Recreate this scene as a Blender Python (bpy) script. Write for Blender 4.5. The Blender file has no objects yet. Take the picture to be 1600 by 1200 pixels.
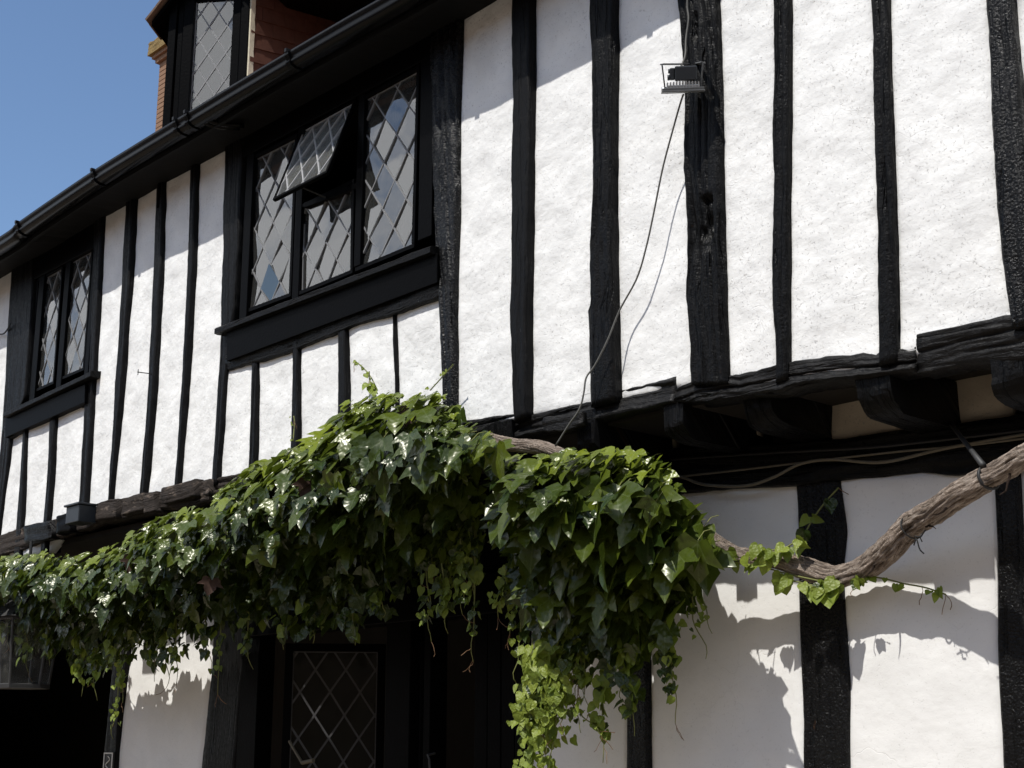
import bpy, bmesh, math, random
from mathutils import Vector, Matrix, noise
rnd = random.Random(7)
S = bpy.context.scene
C = S.collection

# ------------------------------------------------------------------ camera, sky, sun, exposure
D, EYE, FPX = 4.5, 1.6, 2218.0                 # distance to the upper wall, eye height, focal length in photo pixels
PITCH, YAW = math.radians(14.2), math.radians(47.3)
cam_d = bpy.data.cameras.new('camera'); cam = bpy.data.objects.new('camera', cam_d); C.objects.link(cam)
cam.location = (0, -D, EYE); cam.rotation_euler = (math.pi/2 + PITCH, 0, YAW)
cam_d.sensor_width = 36; cam_d.lens = FPX/1600*36; cam_d.clip_start = .05; cam_d.clip_end = 3000
S.camera = cam
SUN_E, SUN_A = math.radians(56.3), math.radians(1.5)      # elevation, angle to the right of the wall's normal
sun_dir = Vector((math.sin(SUN_A)*math.cos(SUN_E), -math.cos(SUN_A)*math.cos(SUN_E), math.sin(SUN_E)))
W = bpy.data.worlds.new('World'); S.world = W; W.use_nodes = True
wn, wl = W.node_tree.nodes, W.node_tree.links
wn.clear()
wo = wn.new('ShaderNodeOutputWorld'); bg = wn.new('ShaderNodeBackground'); sky = wn.new('ShaderNodeTexSky')
sky.sky_type = 'NISHITA'; sky.sun_disc = False; sky.sun_elevation = SUN_E; sky.sun_rotation = math.pi - SUN_A
sky.air_density = 1.0; sky.dust_density = .15; sky.ozone_density = 3.6
bg.inputs['Strength'].default_value = .12
# scattered fair-weather clouds
tc = wn.new('ShaderNodeTexCoord'); mp = wn.new('ShaderNodeMapping'); mp.inputs['Scale'].default_value = (1, 1, 2.2)
mp.inputs['Location'].default_value = (8.63, 4.35, 5.17)
cn = wn.new('ShaderNodeTexNoise'); cn.inputs['Scale'].default_value = 2.2; cn.inputs['Detail'].default_value = 6; cn.inputs['Roughness'].default_value = .58
cr = wn.new('ShaderNodeValToRGB'); cr.color_ramp.elements[0].position = .478; cr.color_ramp.elements[1].position = .585
mx = wn.new('ShaderNodeMix'); mx.data_type = 'RGBA'; mx.inputs['B'].default_value = (9.6, 9.8, 10.1, 1)
wl.new(tc.outputs['Generated'], mp.inputs['Vector']); wl.new(mp.outputs['Vector'], cn.inputs['Vector'])
wl.new(cn.outputs['Fac'], cr.inputs['Fac']); wl.new(cr.outputs['Color'], mx.inputs['Factor'])
wl.new(sky.outputs['Color'], mx.inputs['A']); wl.new(mx.outputs['Result'], bg.inputs['Color'])
wl.new(bg.outputs['Background'], wo.inputs['Surface'])
sl = bpy.data.lights.new('sun', 'SUN'); so = bpy.data.objects.new('sun', sl); C.objects.link(so)
sl.energy = 3.9; sl.angle = math.radians(.53); sl.color = (1, .965, .905)
so.rotation_euler = sun_dir.to_track_quat('Z', 'Y').to_euler(); so.location = (-5, -20, 30)
S.view_settings.view_transform = 'Standard'; S.view_settings.look = 'None'; S.view_settings.gamma = 1
S.view_settings.exposure = .28
S.cycles.max_bounces = 5; S.cycles.diffuse_bounces = 3; S.cycles.glossy_bounces = 3; S.cycles.transparent_max_bounces = 8

# ------------------------------------------------------------------ measuring helpers
def ray(px, py):
    cx, cy = px-800, 600-py
    hf = FPX*math.cos(PITCH)-cy*math.sin(PITCH); up = cy*math.cos(PITCH)+FPX*math.sin(PITCH)
    return Vector((math.cos(YAW)*cx-math.sin(YAW)*hf, math.sin(YAW)*cx+math.cos(YAW)*hf, up))
def at(px, py, Y=0.):
    """survey: where the sight line of a photo pixel meets the vertical plane y = Y"""
    d = ray(px, py); t = (Y+D)/d.y
    return Vector((d.x*t, Y, EYE+d.z*t))
def N3(x, y, z): return noise.noise(Vector((x, y, z)))
def lerp(a, b, t): return a+(b-a)*t
def poly_at(pts, t):
    """point at fraction t of a polyline's length"""
    L = [0]
    for a, b in zip(pts, pts[1:]): L.append(L[-1]+(b-a).length)
    s = t*L[-1]
    for i in range(len(pts)-1):
        if s <= L[i+1] or i == len(pts)-2:
            k = (s-L[i])/max(1e-9, L[i+1]-L[i]); return pts[i].lerp(pts[i+1], k)

# ------------------------------------------------------------------ materials
MATS = {}
def mat(name):
    m = bpy.data.materials.new(name); m.use_nodes = True; MATS[name] = m
    nt = m.node_tree; b = nt.nodes['Principled BSDF']
    return m, nt.nodes, nt.links, b
def nz(n, l, vec, scale, detail=4, rough=.55, dist=0):
    t = n.new('ShaderNodeTexNoise'); t.inputs['Scale'].default_value = scale; t.inputs['Detail'].default_value = detail
    t.inputs['Roughness'].default_value = rough; t.inputs['Distortion'].default_value = dist
    if vec is not None: l.new(vec, t.inputs['Vector'])
    return t.outputs['Fac']
def ramp(n, l, fac, stops):
    r = n.new('ShaderNodeValToRGB'); e = r.color_ramp.elements
    while len(e) < len(stops): e.new(.5)
    for x, (p, c) in zip(e, stops): x.position = p; x.color = (*c, 1) if len(c) == 3 else c
    l.new(fac, r.inputs['Fac']); return r.outputs['Color']
def math_(n, l, op, a, b=None, clamp=False):
    m = n.new('ShaderNodeMath'); m.operation = op; m.use_clamp = clamp
    for i, v in enumerate((a, b)):
        if v is None: continue
        if isinstance(v, (int, float)): m.inputs[i].default_value = v
        else: l.new(v, m.inputs[i])
    return m.outputs[0]
def bump(n, l, h, strength, dist, prev=None):
    b = n.new('ShaderNodeBump'); b.inputs['Strength'].default_value = strength; b.inputs['Distance'].default_value = dist
    l.new(h, b.inputs['Height'])
    if prev is not None: l.new(prev, b.inputs['Normal'])
    return b.outputs['Normal']
def mapping(n, l, vec, scale):
    m = n.new('ShaderNodeMapping'); m.inputs['Scale'].default_value = scale; l.new(vec, m.inputs['Vector']); return m.outputs['Vector']
def mixc(n, l, f, a, b, blend='MIX'):
    m = n.new('ShaderNodeMix'); m.data_type = 'RGBA'; m.blend_type = blend
    for k, v in (('Factor', f), ('A', a), ('B', b)):
        if isinstance(v, (int, float)): m.inputs[k].default_value = v
        elif isinstance(v, tuple): m.inputs[k].default_value = (*v, 1)
        else: l.new(v, m.inputs[k])
    return m.outputs['Result']

def make_plaster(name, base, rel, grey, fleck):
    m, n, l, b = mat(name)
    o = n.new('ShaderNodeTexCoord').outputs['Object']
    big = nz(n, l, o, 5, 3, .5); mid = nz(n, l, o, 26, 3, .62, .35); fine = nz(n, l, o, 120, 2, .65)
    sk = n.new('ShaderNodeMapping'); sk.inputs['Rotation'].default_value = (0, math.radians(35), 0); sk.inputs['Scale'].default_value = (9, 20, 34)
    l.new(o, sk.inputs['Vector']); trow = nz(n, l, sk.outputs['Vector'], 1.0, 3, .6, .8)
    v = n.new('ShaderNodeTexVoronoi'); v.feature = 'DISTANCE_TO_EDGE'; v.inputs['Scale'].default_value = 3.1
    wv = mixc(n, l, .16, o, n.new('ShaderNodeTexNoise').outputs['Color']); nn = wv.node.inputs['B'].links[0].from_node
    nn.inputs['Scale'].default_value = 6; nn.inputs['Detail'].default_value = 3; l.new(o, nn.inputs['Vector'])
    l.new(wv, v.inputs['Vector'])
    crack = ramp(n, l, v.outputs['Distance'], [(0, (0, 0, 0)), (.006, (1, 1, 1))])
    cmask = ramp(n, l, nz(n, l, o, 3.3, 2), [(.52, (1, 1, 1)), (.58, (0, 0, 0))])
    crack = mixc(n, l, 1., crack, cmask, 'LIGHTEN')
    pit = ramp(n, l, nz(n, l, o, 95, 3, .7), [(.35, (0, 0, 0)), (.385, (1, 1, 1))])
    pmask = ramp(n, l, nz(n, l, o, 9, 3), [(.37, (1, 1, 1)), (.47, (0, 0, 0))])
    pit = mixc(n, l, 1., pit, pmask, 'LIGHTEN')
    col = mixc(n, l, ramp(n, l, big, [(.38, (0, 0, 0)), (.68, (1, 1, 1))]), base, grey)
    col = mixc(n, l, math_(n, l, 'MULTIPLY', math_(n, l, 'SUBTRACT', 1, pit), fleck), col, (.30, .29, .27))
    col = mixc(n, l, math_(n, l, 'MULTIPLY', math_(n, l, 'SUBTRACT', 1, crack), .32*fleck), col, (.25, .24, .22))
    l.new(col, b.inputs['Base Color']); b.inputs['Roughness'].default_value = .75; b.inputs['Specular IOR Level'].default_value = .25
    nb = bump(n, l, big, .62*rel, .038); nb = bump(n, l, trow, .20*rel, .006, nb); nb = bump(n, l, mid, .20*rel, .007, nb)
    nb = bump(n, l, fine, .38*rel, .0028, nb); nb = bump(n, l, pit, .6*rel, .003, nb); nb = bump(n, l, crack, .35, .002, nb)
    l.new(nb, b.inputs['Normal'])
make_plaster('plaster', (.80, .80, .785), 1.0, (.70, .70, .69), .42)
make_plaster('plaster_smooth', (.78, .775, .755), .42, (.74, .735, .715), .18)
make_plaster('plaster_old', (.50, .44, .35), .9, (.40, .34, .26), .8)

def make_timber(name, base, worn, wear, gloss, coarse=1., spec=.11, bl=.6):
    m, n, l, b = mat(name)
    uv = n.new('ShaderNodeUVMap').outputs['UV']; oi = n.new('ShaderNodeObjectInfo').outputs['Random']
    ad = n.new('ShaderNodeVectorMath'); ad.operation = 'ADD'; l.new(uv, ad.inputs[0])
    cx = n.new('ShaderNodeCombineXYZ'); l.new(math_(n, l, 'MULTIPLY', oi, 37.), cx.inputs[0]); l.new(math_(n, l, 'MULTIPLY', oi, 91.), cx.inputs[1])
    l.new(cx.outputs[0], ad.inputs[1]); v = ad.outputs[0]
    grain = nz(n, l, mapping(n, l, v, (70, 7, 1)), 1, 4, .62, 1.2)
    split = ramp(n, l, nz(n, l, mapping(n, l, v, (34, 2.2, 1)), 1, 3, .55, .9), [(.34, (0, 0, 0)), (.42, (1, 1, 1))])
    lump = nz(n, l, v, 38, 2, .6); blob = nz(n, l, v, 95, 2, .6)
    wr = ramp(n, l, nz(n, l, mapping(n, l, v, (14, 5, 1)), 1, 6, .7), [(1-wear, (0, 0, 0)), (min(1, 1.06-wear), (1, 1, 1))])
    col = mixc(n, l, ramp(n, l, lump, [(.3, (0, 0, 0)), (.75, (1, 1, 1))]), base, tuple(c*1.7 for c in base))
    col = mixc(n, l, wr, col, mixc(n, l, grain, tuple(c*.35 for c in worn), worn))
    l.new(col, b.inputs['Base Color'])
    r = n.new('ShaderNodeMapRange'); l.new(lump, r.inputs[0]); r.inputs[1].default_value = .3; r.inputs[2].default_value = .7
    r.inputs[3].default_value = gloss; r.inputs[4].default_value = gloss+.22; l.new(r.outputs[0], b.inputs['Roughness'])
    b.inputs['Specular IOR Level'].default_value = spec
    nb = bump(n, l, grain, .9*coarse, .007); nb = bump(n, l, split, 1., .012*coarse, nb); nb = bump(n, l, lump, .35*coarse, .008, nb); nb = bump(n, l, blob, bl*coarse, .004*max(1, bl/.6), nb)
    l.new(nb, b.inputs['Normal'])
make_timber('timber', (.0035, .0034, .0035), (.10, .05, .025), .30, .36, .5)
make_timber('timber_rough', (.0035, .0034, .0034), (.12, .062, .032), .335, .26, 1.)
make_timber('timber_tar', (.0032, .0031, .0032), (.10, .05, .025), .29, .15, .9, .20, 1.)
make_timber('timber_beam', (.0058, .0055, .0054), (.13, .07, .036), .33, .34, 1., .2, .5)
make_timber('timber_bare', (.028, .023, .020), (.17, .135, .11), .44, .7)

def simple(name, col, rough=.5, spec=.4, nscale=None, nstr=.3, ndist=.002, var=.25, metal=0):
    m, n, l, b = mat(name)
    o = n.new('ShaderNodeTexCoord').outputs['Object']
    f = nz(n, l, o, nscale or 30, 5, .6)
    l.new(mixc(n, l, f, tuple(c*(1-var) for c in col), tuple(min(1, c*(1+var)) for c in col)), b.inputs['Base Color'])
    b.inputs['Roughness'].default_value = rough; b.inputs['Specular IOR Level'].default_value = spec; b.inputs['Metallic'].default_value = metal
    l.new(bump(n, l, f, nstr, ndist), b.inputs['Normal'])
    return m
simple('joinery', (.0018, .0018, .002), .40, .03, 60, .5, .003)
simple('gutter_plastic', (.003, .003, .0033), .26, .12, 25, .12, .001)
simple('soffit_black', (.0045, .0045, .005), .7, .15, 25, .4, .004)
simple('lead', (.17, .171, .174), .55, .5, 80, .4, .001)
simple('lead_sunlit', (.34, .34, .345), .5, .5, 80, .4, .001)  # same lead, sunlight on the hung sash put into the colour
simple('lead_shaded', (.06, .06, .063), .55, .4, 80, .4, .001)  # same lead, shade of the entrance put into the colour
simple('inside_dark', (.03, .027, .024), .9, .1, 4)
simple('tile_red', (.085, .034, .022), .8, .2, 18, .6, .006, .4)
simple('tile_brown', (.15, .10, .07), .85, .2, 14, .7, .008, .5)
simple('brick_orange', (.21, .125, .08), .9, .15, 30, .7, .004, .35)
simple('lichen_cap', (.19, .135, .06), .95, .1, 22, .9, .012, .55)
simple('mortar', (.42, .36, .28), .95, .1, 40, .5, .003)
simple('flashing', (.62, .56, .42), .85, .2, 25, .6, .005, .3)
simple('lamp_grey', (.09, .093, .095), .5, .5, 50, .25, .001)
simple('lamp_black', (.022, .026, .031), .45, .4, 50, .25, .001)
simple('lamp_metal', (.45, .46, .47), .4, .5, 50, .25, .001, .1, .6)
simple('cable_grey', (.11, .108, .10), .6, .3, 30, .1, .0005)
simple('cable_black', (.02, .02, .02), .55, .3, 30, .1, .0005)
simple('cable_drab', (.12, .105, .075), .6, .3, 30, .1, .0005)
simple('iron', (.03, .03, .03), .55, .4, 60, .4, .001)
simple('curtain_cloth', (.72, .70, .66), .9, .1, 20, .3, .003, .08)
simple('sign_black', (.012, .012, .012), .5)
simple('sign_white', (.6, .58, .54), .6)
simple('brick_red', (.27, .215, .16), .9, .15, 6, .5, .01, .4)
simple('roof_tiles_far', (.20, .11, .075), .9, .15, 5, .5, .02, .4)
simple('stem_green', (.16, .17, .05), .6, .3)
simple('stem_brown', (.17, .10, .055), .7, .2)
simple('dry_leaf', (.06, .034, .024), .7, .3, 20, .4, .003, .4)

# paving of the street
m, n, l, b = mat('paving')
o = n.new('ShaderNodeTexCoord').outputs['Object']
bt = n.new('ShaderNodeTexBrick'); l.new(o, bt.inputs['Vector']); bt.inputs['Scale'].default_value = 1.6
bt.inputs['Color1'].default_value = (.235, .19, .14, 1); bt.inputs['Color2'].default_value = (.20, .16, .12, 1); bt.inputs['Mortar'].default_value = (.07, .065, .055, 1)
l.new(mixc(n, l, nz(n, l, o, 3, 5), bt.outputs['Color'], (.215, .172, .13)), b.inputs['Base Color']); b.inputs['Roughness'].default_value = .9
l.new(bump(n, l, bt.outputs['Fac'], .5, .01), b.inputs['Normal'])

# window glass: dielectric reflection over clear
for gname, GI, DU in (('glass', 2.2, .035), ('glass_low', 1.18, .0), ('glass_dusty', 1.7, .10)):
    m, n, l, b = mat(gname); n.remove(b)
    out = n['Material Output']; tr = n.new('ShaderNodeBsdfTransparent'); tr.inputs[0].default_value = (.86, .89, .88, 1)
    gl = n.new('ShaderNodeBsdfGlossy'); gl.inputs['Roughness'].default_value = .008; gl.inputs[0].default_value = (1, 1, 1, 1)
    fr = n.new('ShaderNodeFresnel'); fr.inputs['IOR'].default_value = GI; ms = n.new('ShaderNodeMixShader')
    o = n.new('ShaderNodeTexCoord').outputs['Object']; nb = bump(n, l, nz(n, l, o, 7, 2, .4), .07, .012)
    l.new(nb, gl.inputs['Normal']); l.new(nb, fr.inputs['Normal'])
    l.new(fr.outputs[0], ms.inputs[0]); l.new(tr.outputs[0], ms.inputs[1]); l.new(gl.outputs[0], ms.inputs[2])
    dd_ = n.new('ShaderNodeBsdfDiffuse'); dd_.inputs[0].default_value = (.55, .55, .52, 1); m2 = n.new('ShaderNodeMixShader'); m2.inputs[0].default_value = DU
    l.new(ms.outputs[0], m2.inputs[1]); l.new(dd_.outputs[0], m2.inputs[2]); l.new(m2.outputs[0], out.inputs[0])
# dusty lantern glass
m, n, l, b = mat('dusty_glass'); n.remove(b)
out = n['Material Output']; tr = n.new('ShaderNodeBsdfTransparent'); df = n.new('ShaderNodeBsdfDiffuse'); df.inputs[0].default_value = (.3, .3, .28, 1)
ms = n.new('ShaderNodeMixShader'); o = n.new('ShaderNodeTexCoord').outputs['Object']
l.new(ramp(n, l, nz(n, l, o, 14, 5), [(.3, (.01, .01, .01)), (.75, (.08, .08, .08))]), ms.inputs[0])
l.new(tr.outputs[0], ms.inputs[1]); l.new(df.outputs[0], ms.inputs[2]); l.new(ms.outputs[0], out.inputs[0])

# leaves: waxy blade with paler veins, light coming through
def make_leaf(name, dark, light, trans, rough=.33):
    m, n, l, b = mat(name); out = n['Material Output']
    uv = n.new('ShaderNodeUVMap').outputs['UV']; sp = n.new('ShaderNodeSeparateXYZ'); l.new(uv, sp.inputs[0])
    ax = math_(n, l, 'ABSOLUTE', sp.outputs[0]); y = sp.outputs[1]
    v1 = ax
    v2 = math_(n, l, 'ABSOLUTE', math_(n, l, 'SUBTRACT', math_(n, l, 'MULTIPLY', ax, .78), math_(n, l, 'MULTIPLY', math_(n, l, 'SUBTRACT', y, .06), .63)))
    vein = math_(n, l, 'MINIMUM', v1, v2)
    wv = math_(n, l, 'SINE', math_(n, l, 'MULTIPLY', math_(n, l, 'SUBTRACT', y, math_(n, l, 'MULTIPLY', ax, .9)), 46.))
    vc = ramp(n, l, vein, [(.006, (1, 1, 1)), (.022, (0, 0, 0))])
    at_ = n.new('ShaderNodeAttribute'); at_.attribute_name = 'tone'
    rndv = n.new('ShaderNodeObjectInfo').outputs['Random']
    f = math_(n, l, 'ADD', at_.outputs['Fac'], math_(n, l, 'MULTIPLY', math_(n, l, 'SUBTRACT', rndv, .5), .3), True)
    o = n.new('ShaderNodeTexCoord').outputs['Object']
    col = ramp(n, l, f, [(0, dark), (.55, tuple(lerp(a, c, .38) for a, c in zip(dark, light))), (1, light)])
    col = mixc(n, l, math_(n, l, 'MULTIPLY', nz(n, l, uv, 9, 4), .35), col, tuple(c*.5 for c in dark))
    col = mixc(n, l, math_(n, l, 'MULTIPLY', vc, .3), col, (.13, .17, .07))
    l.new(col, b.inputs['Base Color']); b.inputs['Roughness'].default_value = rough; b.inputs['Specular IOR Level'].default_value = .42; b.inputs['Specular Tint'].default_value = (1, 1, .88, 1)
    rr = n.new('ShaderNodeMapRange'); l.new(nz(n, l, uv, 5, 1), rr.inputs[0]); rr.inputs[3].default_value = rough-.06; rr.inputs[4].default_value = rough+.16; l.new(rr.outputs[0], b.inputs['Roughness'])
    hn = bump(n, l, vein, .6, .008); hn = bump(n, l, wv, .06, .001, hn); hn = bump(n, l, nz(n, l, uv, 3, 1), .6, .014, hn)
    l.new(hn, b.inputs['Normal'])
    tl = n.new('ShaderNodeBsdfTranslucent'); l.new(mixc(n, l, .6, col, (.30, .42, .04)), tl.inputs[0])
    ms = n.new('ShaderNodeMixShader'); ms.inputs[0].default_value = trans
    l.new(b.outputs[0], ms.inputs[1]); l.new(tl.outputs[0], ms.inputs[2]); l.new(ms.outputs[0], out.inputs[0])
make_leaf('leaf_green', (.018, .034, .006), (.20, .245, .016), .10, .25)
make_leaf('leaf_young', (.07, .115, .014), (.27, .33, .045), .33, .42)
# bark
m, n, l, b = mat('bark')
uv = n.new('ShaderNodeUVMap').outputs['UV']
g = nz(n, l, mapping(n, l, uv, (60, 12, 1)), 1, 5, .68, 1.6); g2 = nz(n, l, uv, 30, 5, .6)
at_ = n.new('ShaderNodeAttribute'); at_.attribute_name = 'tone'
col = ramp(n, l, g, [(.25, (.06, .046, .037)), (.48, (.42, .335, .27)), (.72, (.72, .62, .53))])
l.new(mixc(n, l, at_.outputs['Fac'], (.05, .034, .026), col), b.inputs['Base Color']); b.inputs['Roughness'].default_value = .9; b.inputs['Specular IOR Level'].default_value = .15
nb = bump(n, l, g, 1., .03); nb = bump(n, l, g2, 1., .016, nb); l.new(nb, b.inputs['Normal'])

# ------------------------------------------------------------------ object helpers
def link(o, parent=None):
    C.objects.link(o)
    if parent is not None: o.parent = parent
    return o
def empty(name, loc=(0, 0, 0)):
    o = bpy.data.objects.new(name, None); o.empty_display_size = .2; o.location = loc; return link(o)
def tag(o, label, cat, group=None):
    o['label'] = label; o['category'] = cat
    if group: o['group'] = group
    return o
def inv(parent):
    """offset of a top-level empty (only translations are used)"""
    v = Vector((0, 0, 0))
    while parent is not None: v += parent.location; parent = parent.parent
    return v
def mesh_obj(name, verts, faces, material, parent=None, uvs=None, smooth=False, tone=None):
    off = inv(parent)
    me = bpy.data.meshes.new(name); me.from_pydata([tuple(Vector(v)-off) for v in verts], [], faces)
    if uvs is not None:
        L = me.uv_layers.new(name='UVMap')
        for lp in me.loops: L.data[lp.index].uv = uvs[lp.vertex_index]
    if tone is not None:
        a = me.attributes.new('tone', 'FLOAT', 'POINT'); a.data.foreach_set('value', tone)
    me.materials.append(MATS[material])
    if smooth: me.polygons.foreach_set('use_smooth', [True]*len(me.polygons))
    me.update()
    return link(bpy.data.objects.new(name, me), parent)
class MB:
    def __init__(s): s.v = []; s.f = []; s.uv = []; s.t = []
    def add(s, vs, fs, uvs=None, tone=0.):
        k = len(s.v); s.v += [Vector(v) for v in vs]; s.f += [tuple(i+k for i in f) for f in fs]
        s.uv += uvs if uvs else [(v[0]*1.+v[1]*.7, v[2]) for v in vs]; s.t += [tone]*len(vs)
    def box(s, O, U, V, N, u0, u1, v0, v1, n0, n1):
        """box in the frame O,U,V,N (unit-ish vectors)"""
        P = [O+U*u+V*v+N*n for n in (n0, n1) for v in (v0, v1) for u in (u0, u1)]
        lu = abs(u1-u0) > abs(v1-v0)
        uv = [((v, u) if lu else (u, v)) for n in (n0, n1) for v in (v0, v1) for u in (u0, u1)]
        s.add(P, [(0, 2, 3, 1), (4, 5, 7, 6), (0, 1, 5, 4), (2, 6, 7, 3), (0, 4, 6, 2), (1, 3, 7, 5)], uv)
    def hexa(s, P):
        s.add(P, [(0, 2, 3, 1), (4, 5, 7, 6), (0, 1, 5, 4), (2, 6, 7, 3), (0, 4, 6, 2), (1, 3, 7, 5)])
    def tube(s, pts, r, n=6, cap=True):
        k = len(s.v); rs = r if isinstance(r, list) else [r]*len(pts); prev = None; dist = 0
        for i, p in enumerate(pts):
            d = (pts[min(i+1, len(pts)-1)]-pts[max(i-1, 0)]).normalized()
            a = prev if prev is not None else (Vector((0, 0, 1)) if abs(d.z) < .9 else Vector((1, 0, 0)))
            a = (a-d*a.dot(d)).normalized(); b2 = d.cross(a); prev = a
            if i: dist += (p-pts[i-1]).length
            for j in range(n):
                t = 2*math.pi*j/n; s.v.append(p+(a*math.cos(t)+b2*math.sin(t))*rs[i]); s.uv.append((j/n*.2, dist)); s.t.append(0.)
        for i in range(len(pts)-1):
            for j in range(n):
                s.f.append((k+i*n+j, k+i*n+(j+1) % n, k+(i+1)*n+(j+1) % n, k+(i+1)*n+j))
        if cap:
            s.f.append(tuple(k+j for j in range(n))[::-1]); s.f.append(tuple(k+(len(pts)-1)*n+j for j in range(n)))
    def build(s, name, material, parent=None, smooth=False, bevel=0):
        o = mesh_obj(name, s.v, s.f, material, parent, s.uv, smooth, s.t)
        if bevel:
            m = o.modifiers.new('bevel', 'BEVEL'); m.width = bevel; m.segments = 2; m.limit_method = 'ANGLE'
        return o
def spline(pts, n):
    """Catmull-Rom through pts"""
    out = []; P = [pts[0]*2-pts[1]]+list(pts)+[pts[-1]*2-pts[-2]]
    seg = len(pts)-1
    for i in range(n+1):
        t = i/n*seg; k = min(int(t), seg-1); u = t-k; a, b, c, d = P[k:k+4]
        out.append(.5*((2*b)+(c-a)*u+(2*a-5*b+4*c-d)*u*u+(3*b-a-3*c+d)*u**3))
    return out
X, Y_, Z = Vector((1, 0, 0)), Vector((0, 1, 0)), Vector((0, 0, 1))

def beam(name, A, B, yf, yb, parent, material='timber', ext=(0, 0), nl=None, nc=7, rough=.004, wob=.010, crack=.006):
    """hewn timber: A and B are the two long edges of its face (world points, same order); face at yf, back at yb"""
    A = [Vector(a) for a in A]; B = [Vector(b) for b in B]
    if ext[0]:
        for P in (A, B): P.insert(0, P[0]+(P[0]-P[1]).normalized()*ext[0])
    if ext[1]:
        for P in (A, B): P.append(P[-1]+(P[-1]-P[-2]).normalized()*ext[1])
    L = sum((a-b).length for a, b in zip(A, A[1:])); nl = nl or max(10, min(110, int(L/.028)))
    sd = rnd.uniform(0, 100); v, f, uv = [], [], []; d = max(.01, yb-yf)
    for i in range(nl+1):
        t = i/nl; a = poly_at(A, t); b = poly_at(B, t); w = (b-a).length; dr = (b-a).normalized(); s = t*L
        wa = N3(s*3.3, sd, 1)*wob+N3(s*19, sd, 2)*wob*.45; wb = N3(s*3.3, sd, 5)*wob+N3(s*19, sd, 7)*wob*.45
        ring = []
        a2 = a+dr*wa; b2 = b+dr*wb; rc = min(.012, w*.12, d*.3)
        cs = [(0, d, -d), (0, d*.5, -d*.5), (0, rc, -rc), (rc*.35, rc*.3, 0)]
        for (q, y, uo) in cs: ring.append((a2+dr*q, yf+y, uo))
        for k in range(nc+1):
            u = lerp(rc, w-rc, k/nc); ring.append((a2.lerp(b2, u/w), yf, u))
        for (q, y, uo) in reversed(cs): ring.append((b2-dr*q, yf+y, w-uo))
        for (p, y, uo) in ring:
            g = N3(uo*26+sd, s*1.1, sd)*rough+N3(uo*60, s*9, sd)*rough*.5+N3(sd, s*2.4, uo*5)*rough
            c = N3(uo*17+sd*3, s*.55, 9); c = -crack*max(0, 1-abs(c)*9) if crack else 0
            v.append((p.x, y-g-c if y < yb-1e-6 else y, p.z+(g*.5 if y > yf+1e-6 else 0))); uv.append((uo, s))
    m = len(ring)
    for i in range(nl):
        for k in range(m-1): f.append((i*m+k, (i+1)*m+k, (i+1)*m+k+1, i*m+k+1))
        f.append((i*m+m-1, (i+1)*m+m-1, (i+1)*m, i*m))
    f.append(tuple(range(m))); f.append(tuple(nl*m+k for k in reversed(range(m))))
    # orient outward
    o = mesh_obj(name, v, f, material, parent, uv, True)
    bm = bmesh.new(); bm.from_mesh(o.data); bmesh.ops.recalc_face_normals(bm, faces=bm.faces); bm.to_mesh(o.data); bm.free()
    return o
def panel(name, A, B, y0, parent, material='plaster', under=.02, amp=.006, rim=.010, rimw=.022, back=.07):
    """plaster infill between two long edges; slightly bellied, its rim tucked back against the timber"""
    A = [Vector((p.x, 0, p.z)) for p in A]; B = [Vector((p.x, 0, p.z)) for p in B]
    Hh = max((A[0]-A[-1]).length, (B[0]-B[-1]).length); Ww = (A[0]-B[0]).length
    nzv = max(6, min(120, int(Hh/.03))); nx = max(6, min(24, int(Ww/.022))); sd = rnd.uniform(0, 50); v, f = [], []
    for i in range(nzv+1):
        t = i/nzv; a = poly_at(A, t); b = poly_at(B, t); w = (b-a).length; dr = (b-a).normalized()
        a = a-dr*under; b = b+dr*under; w += 2*under
        for k in range(nx+1):
            q = k/nx; q = q-.12*math.sin(2*math.pi*q)*.8; p = a.lerp(b, q)
            e = min(q, 1-q)*w-under; ez = min(t, 1-t)*Hh
            e = min(e, ez) if rim else 1
            y = y0+N3(p.x*2.1, p.z*1.6, sd)*amp*1.6+N3(p.x*7, p.z*7, sd)*amp*.8+N3(p.x*19, p.z*19, sd)*amp*.3
            if e < rimw: y += rim*(1-max(e, -.01)/rimw)**2
            v.append((p.x, y, p.z))
    m = nx+1
    for i in range(nzv):
        for k in range(nx): f.append((i*m+k, (i+1)*m+k, (i+1)*m+k+1, i*m+k+1))
    nf = len(v); c = [0, nx, nzv*m, nzv*m+nx]
    for i in c: v.append((v[i][0], y0+back, v[i][2]))
    f += [(nf, nf+1, nf+3, nf+2)]
    f += [tuple([*range(0, m)]+[nf+1, nf]), tuple([*range(nzv*m, nzv*m+m)][::-1]+[nf+2, nf+3])]
    f += [tuple([i*m for i in range(nzv+1)][::-1]+[nf, nf+2]), tuple([i*m+nx for i in range(nzv+1)]+[nf+3, nf+1])]
    o = mesh_obj(name, v, f, material, parent, None, True)
    bm = bmesh.new(); bm.from_mesh(o.data); bmesh.ops.recalc_face_normals(bm, faces=bm.faces)
    bm.to_mesh(o.data); bm.free(); return o

# ------------------------------------------------------------------ the ground
g = MB(); g.box(Vector((0, 0, 0)), X, Y_, Z, -900, 900, -900, 900, -.3, 0)
gr = g.build('street_paving', 'paving'); gr['kind'] = 'structure'

# ------------------------------------------------------------------ the house
house = empty('timber_framed_house', (-6, 0, 0))
tag(house, 'black and white timber framed house with jettied upper storey and leaded windows', 'building')
ZE = 5.38                                     # soffit height
WL = .47                                      # lower wall set back under the jetty
GO = .405                                     # how far the gutter hangs out

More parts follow.
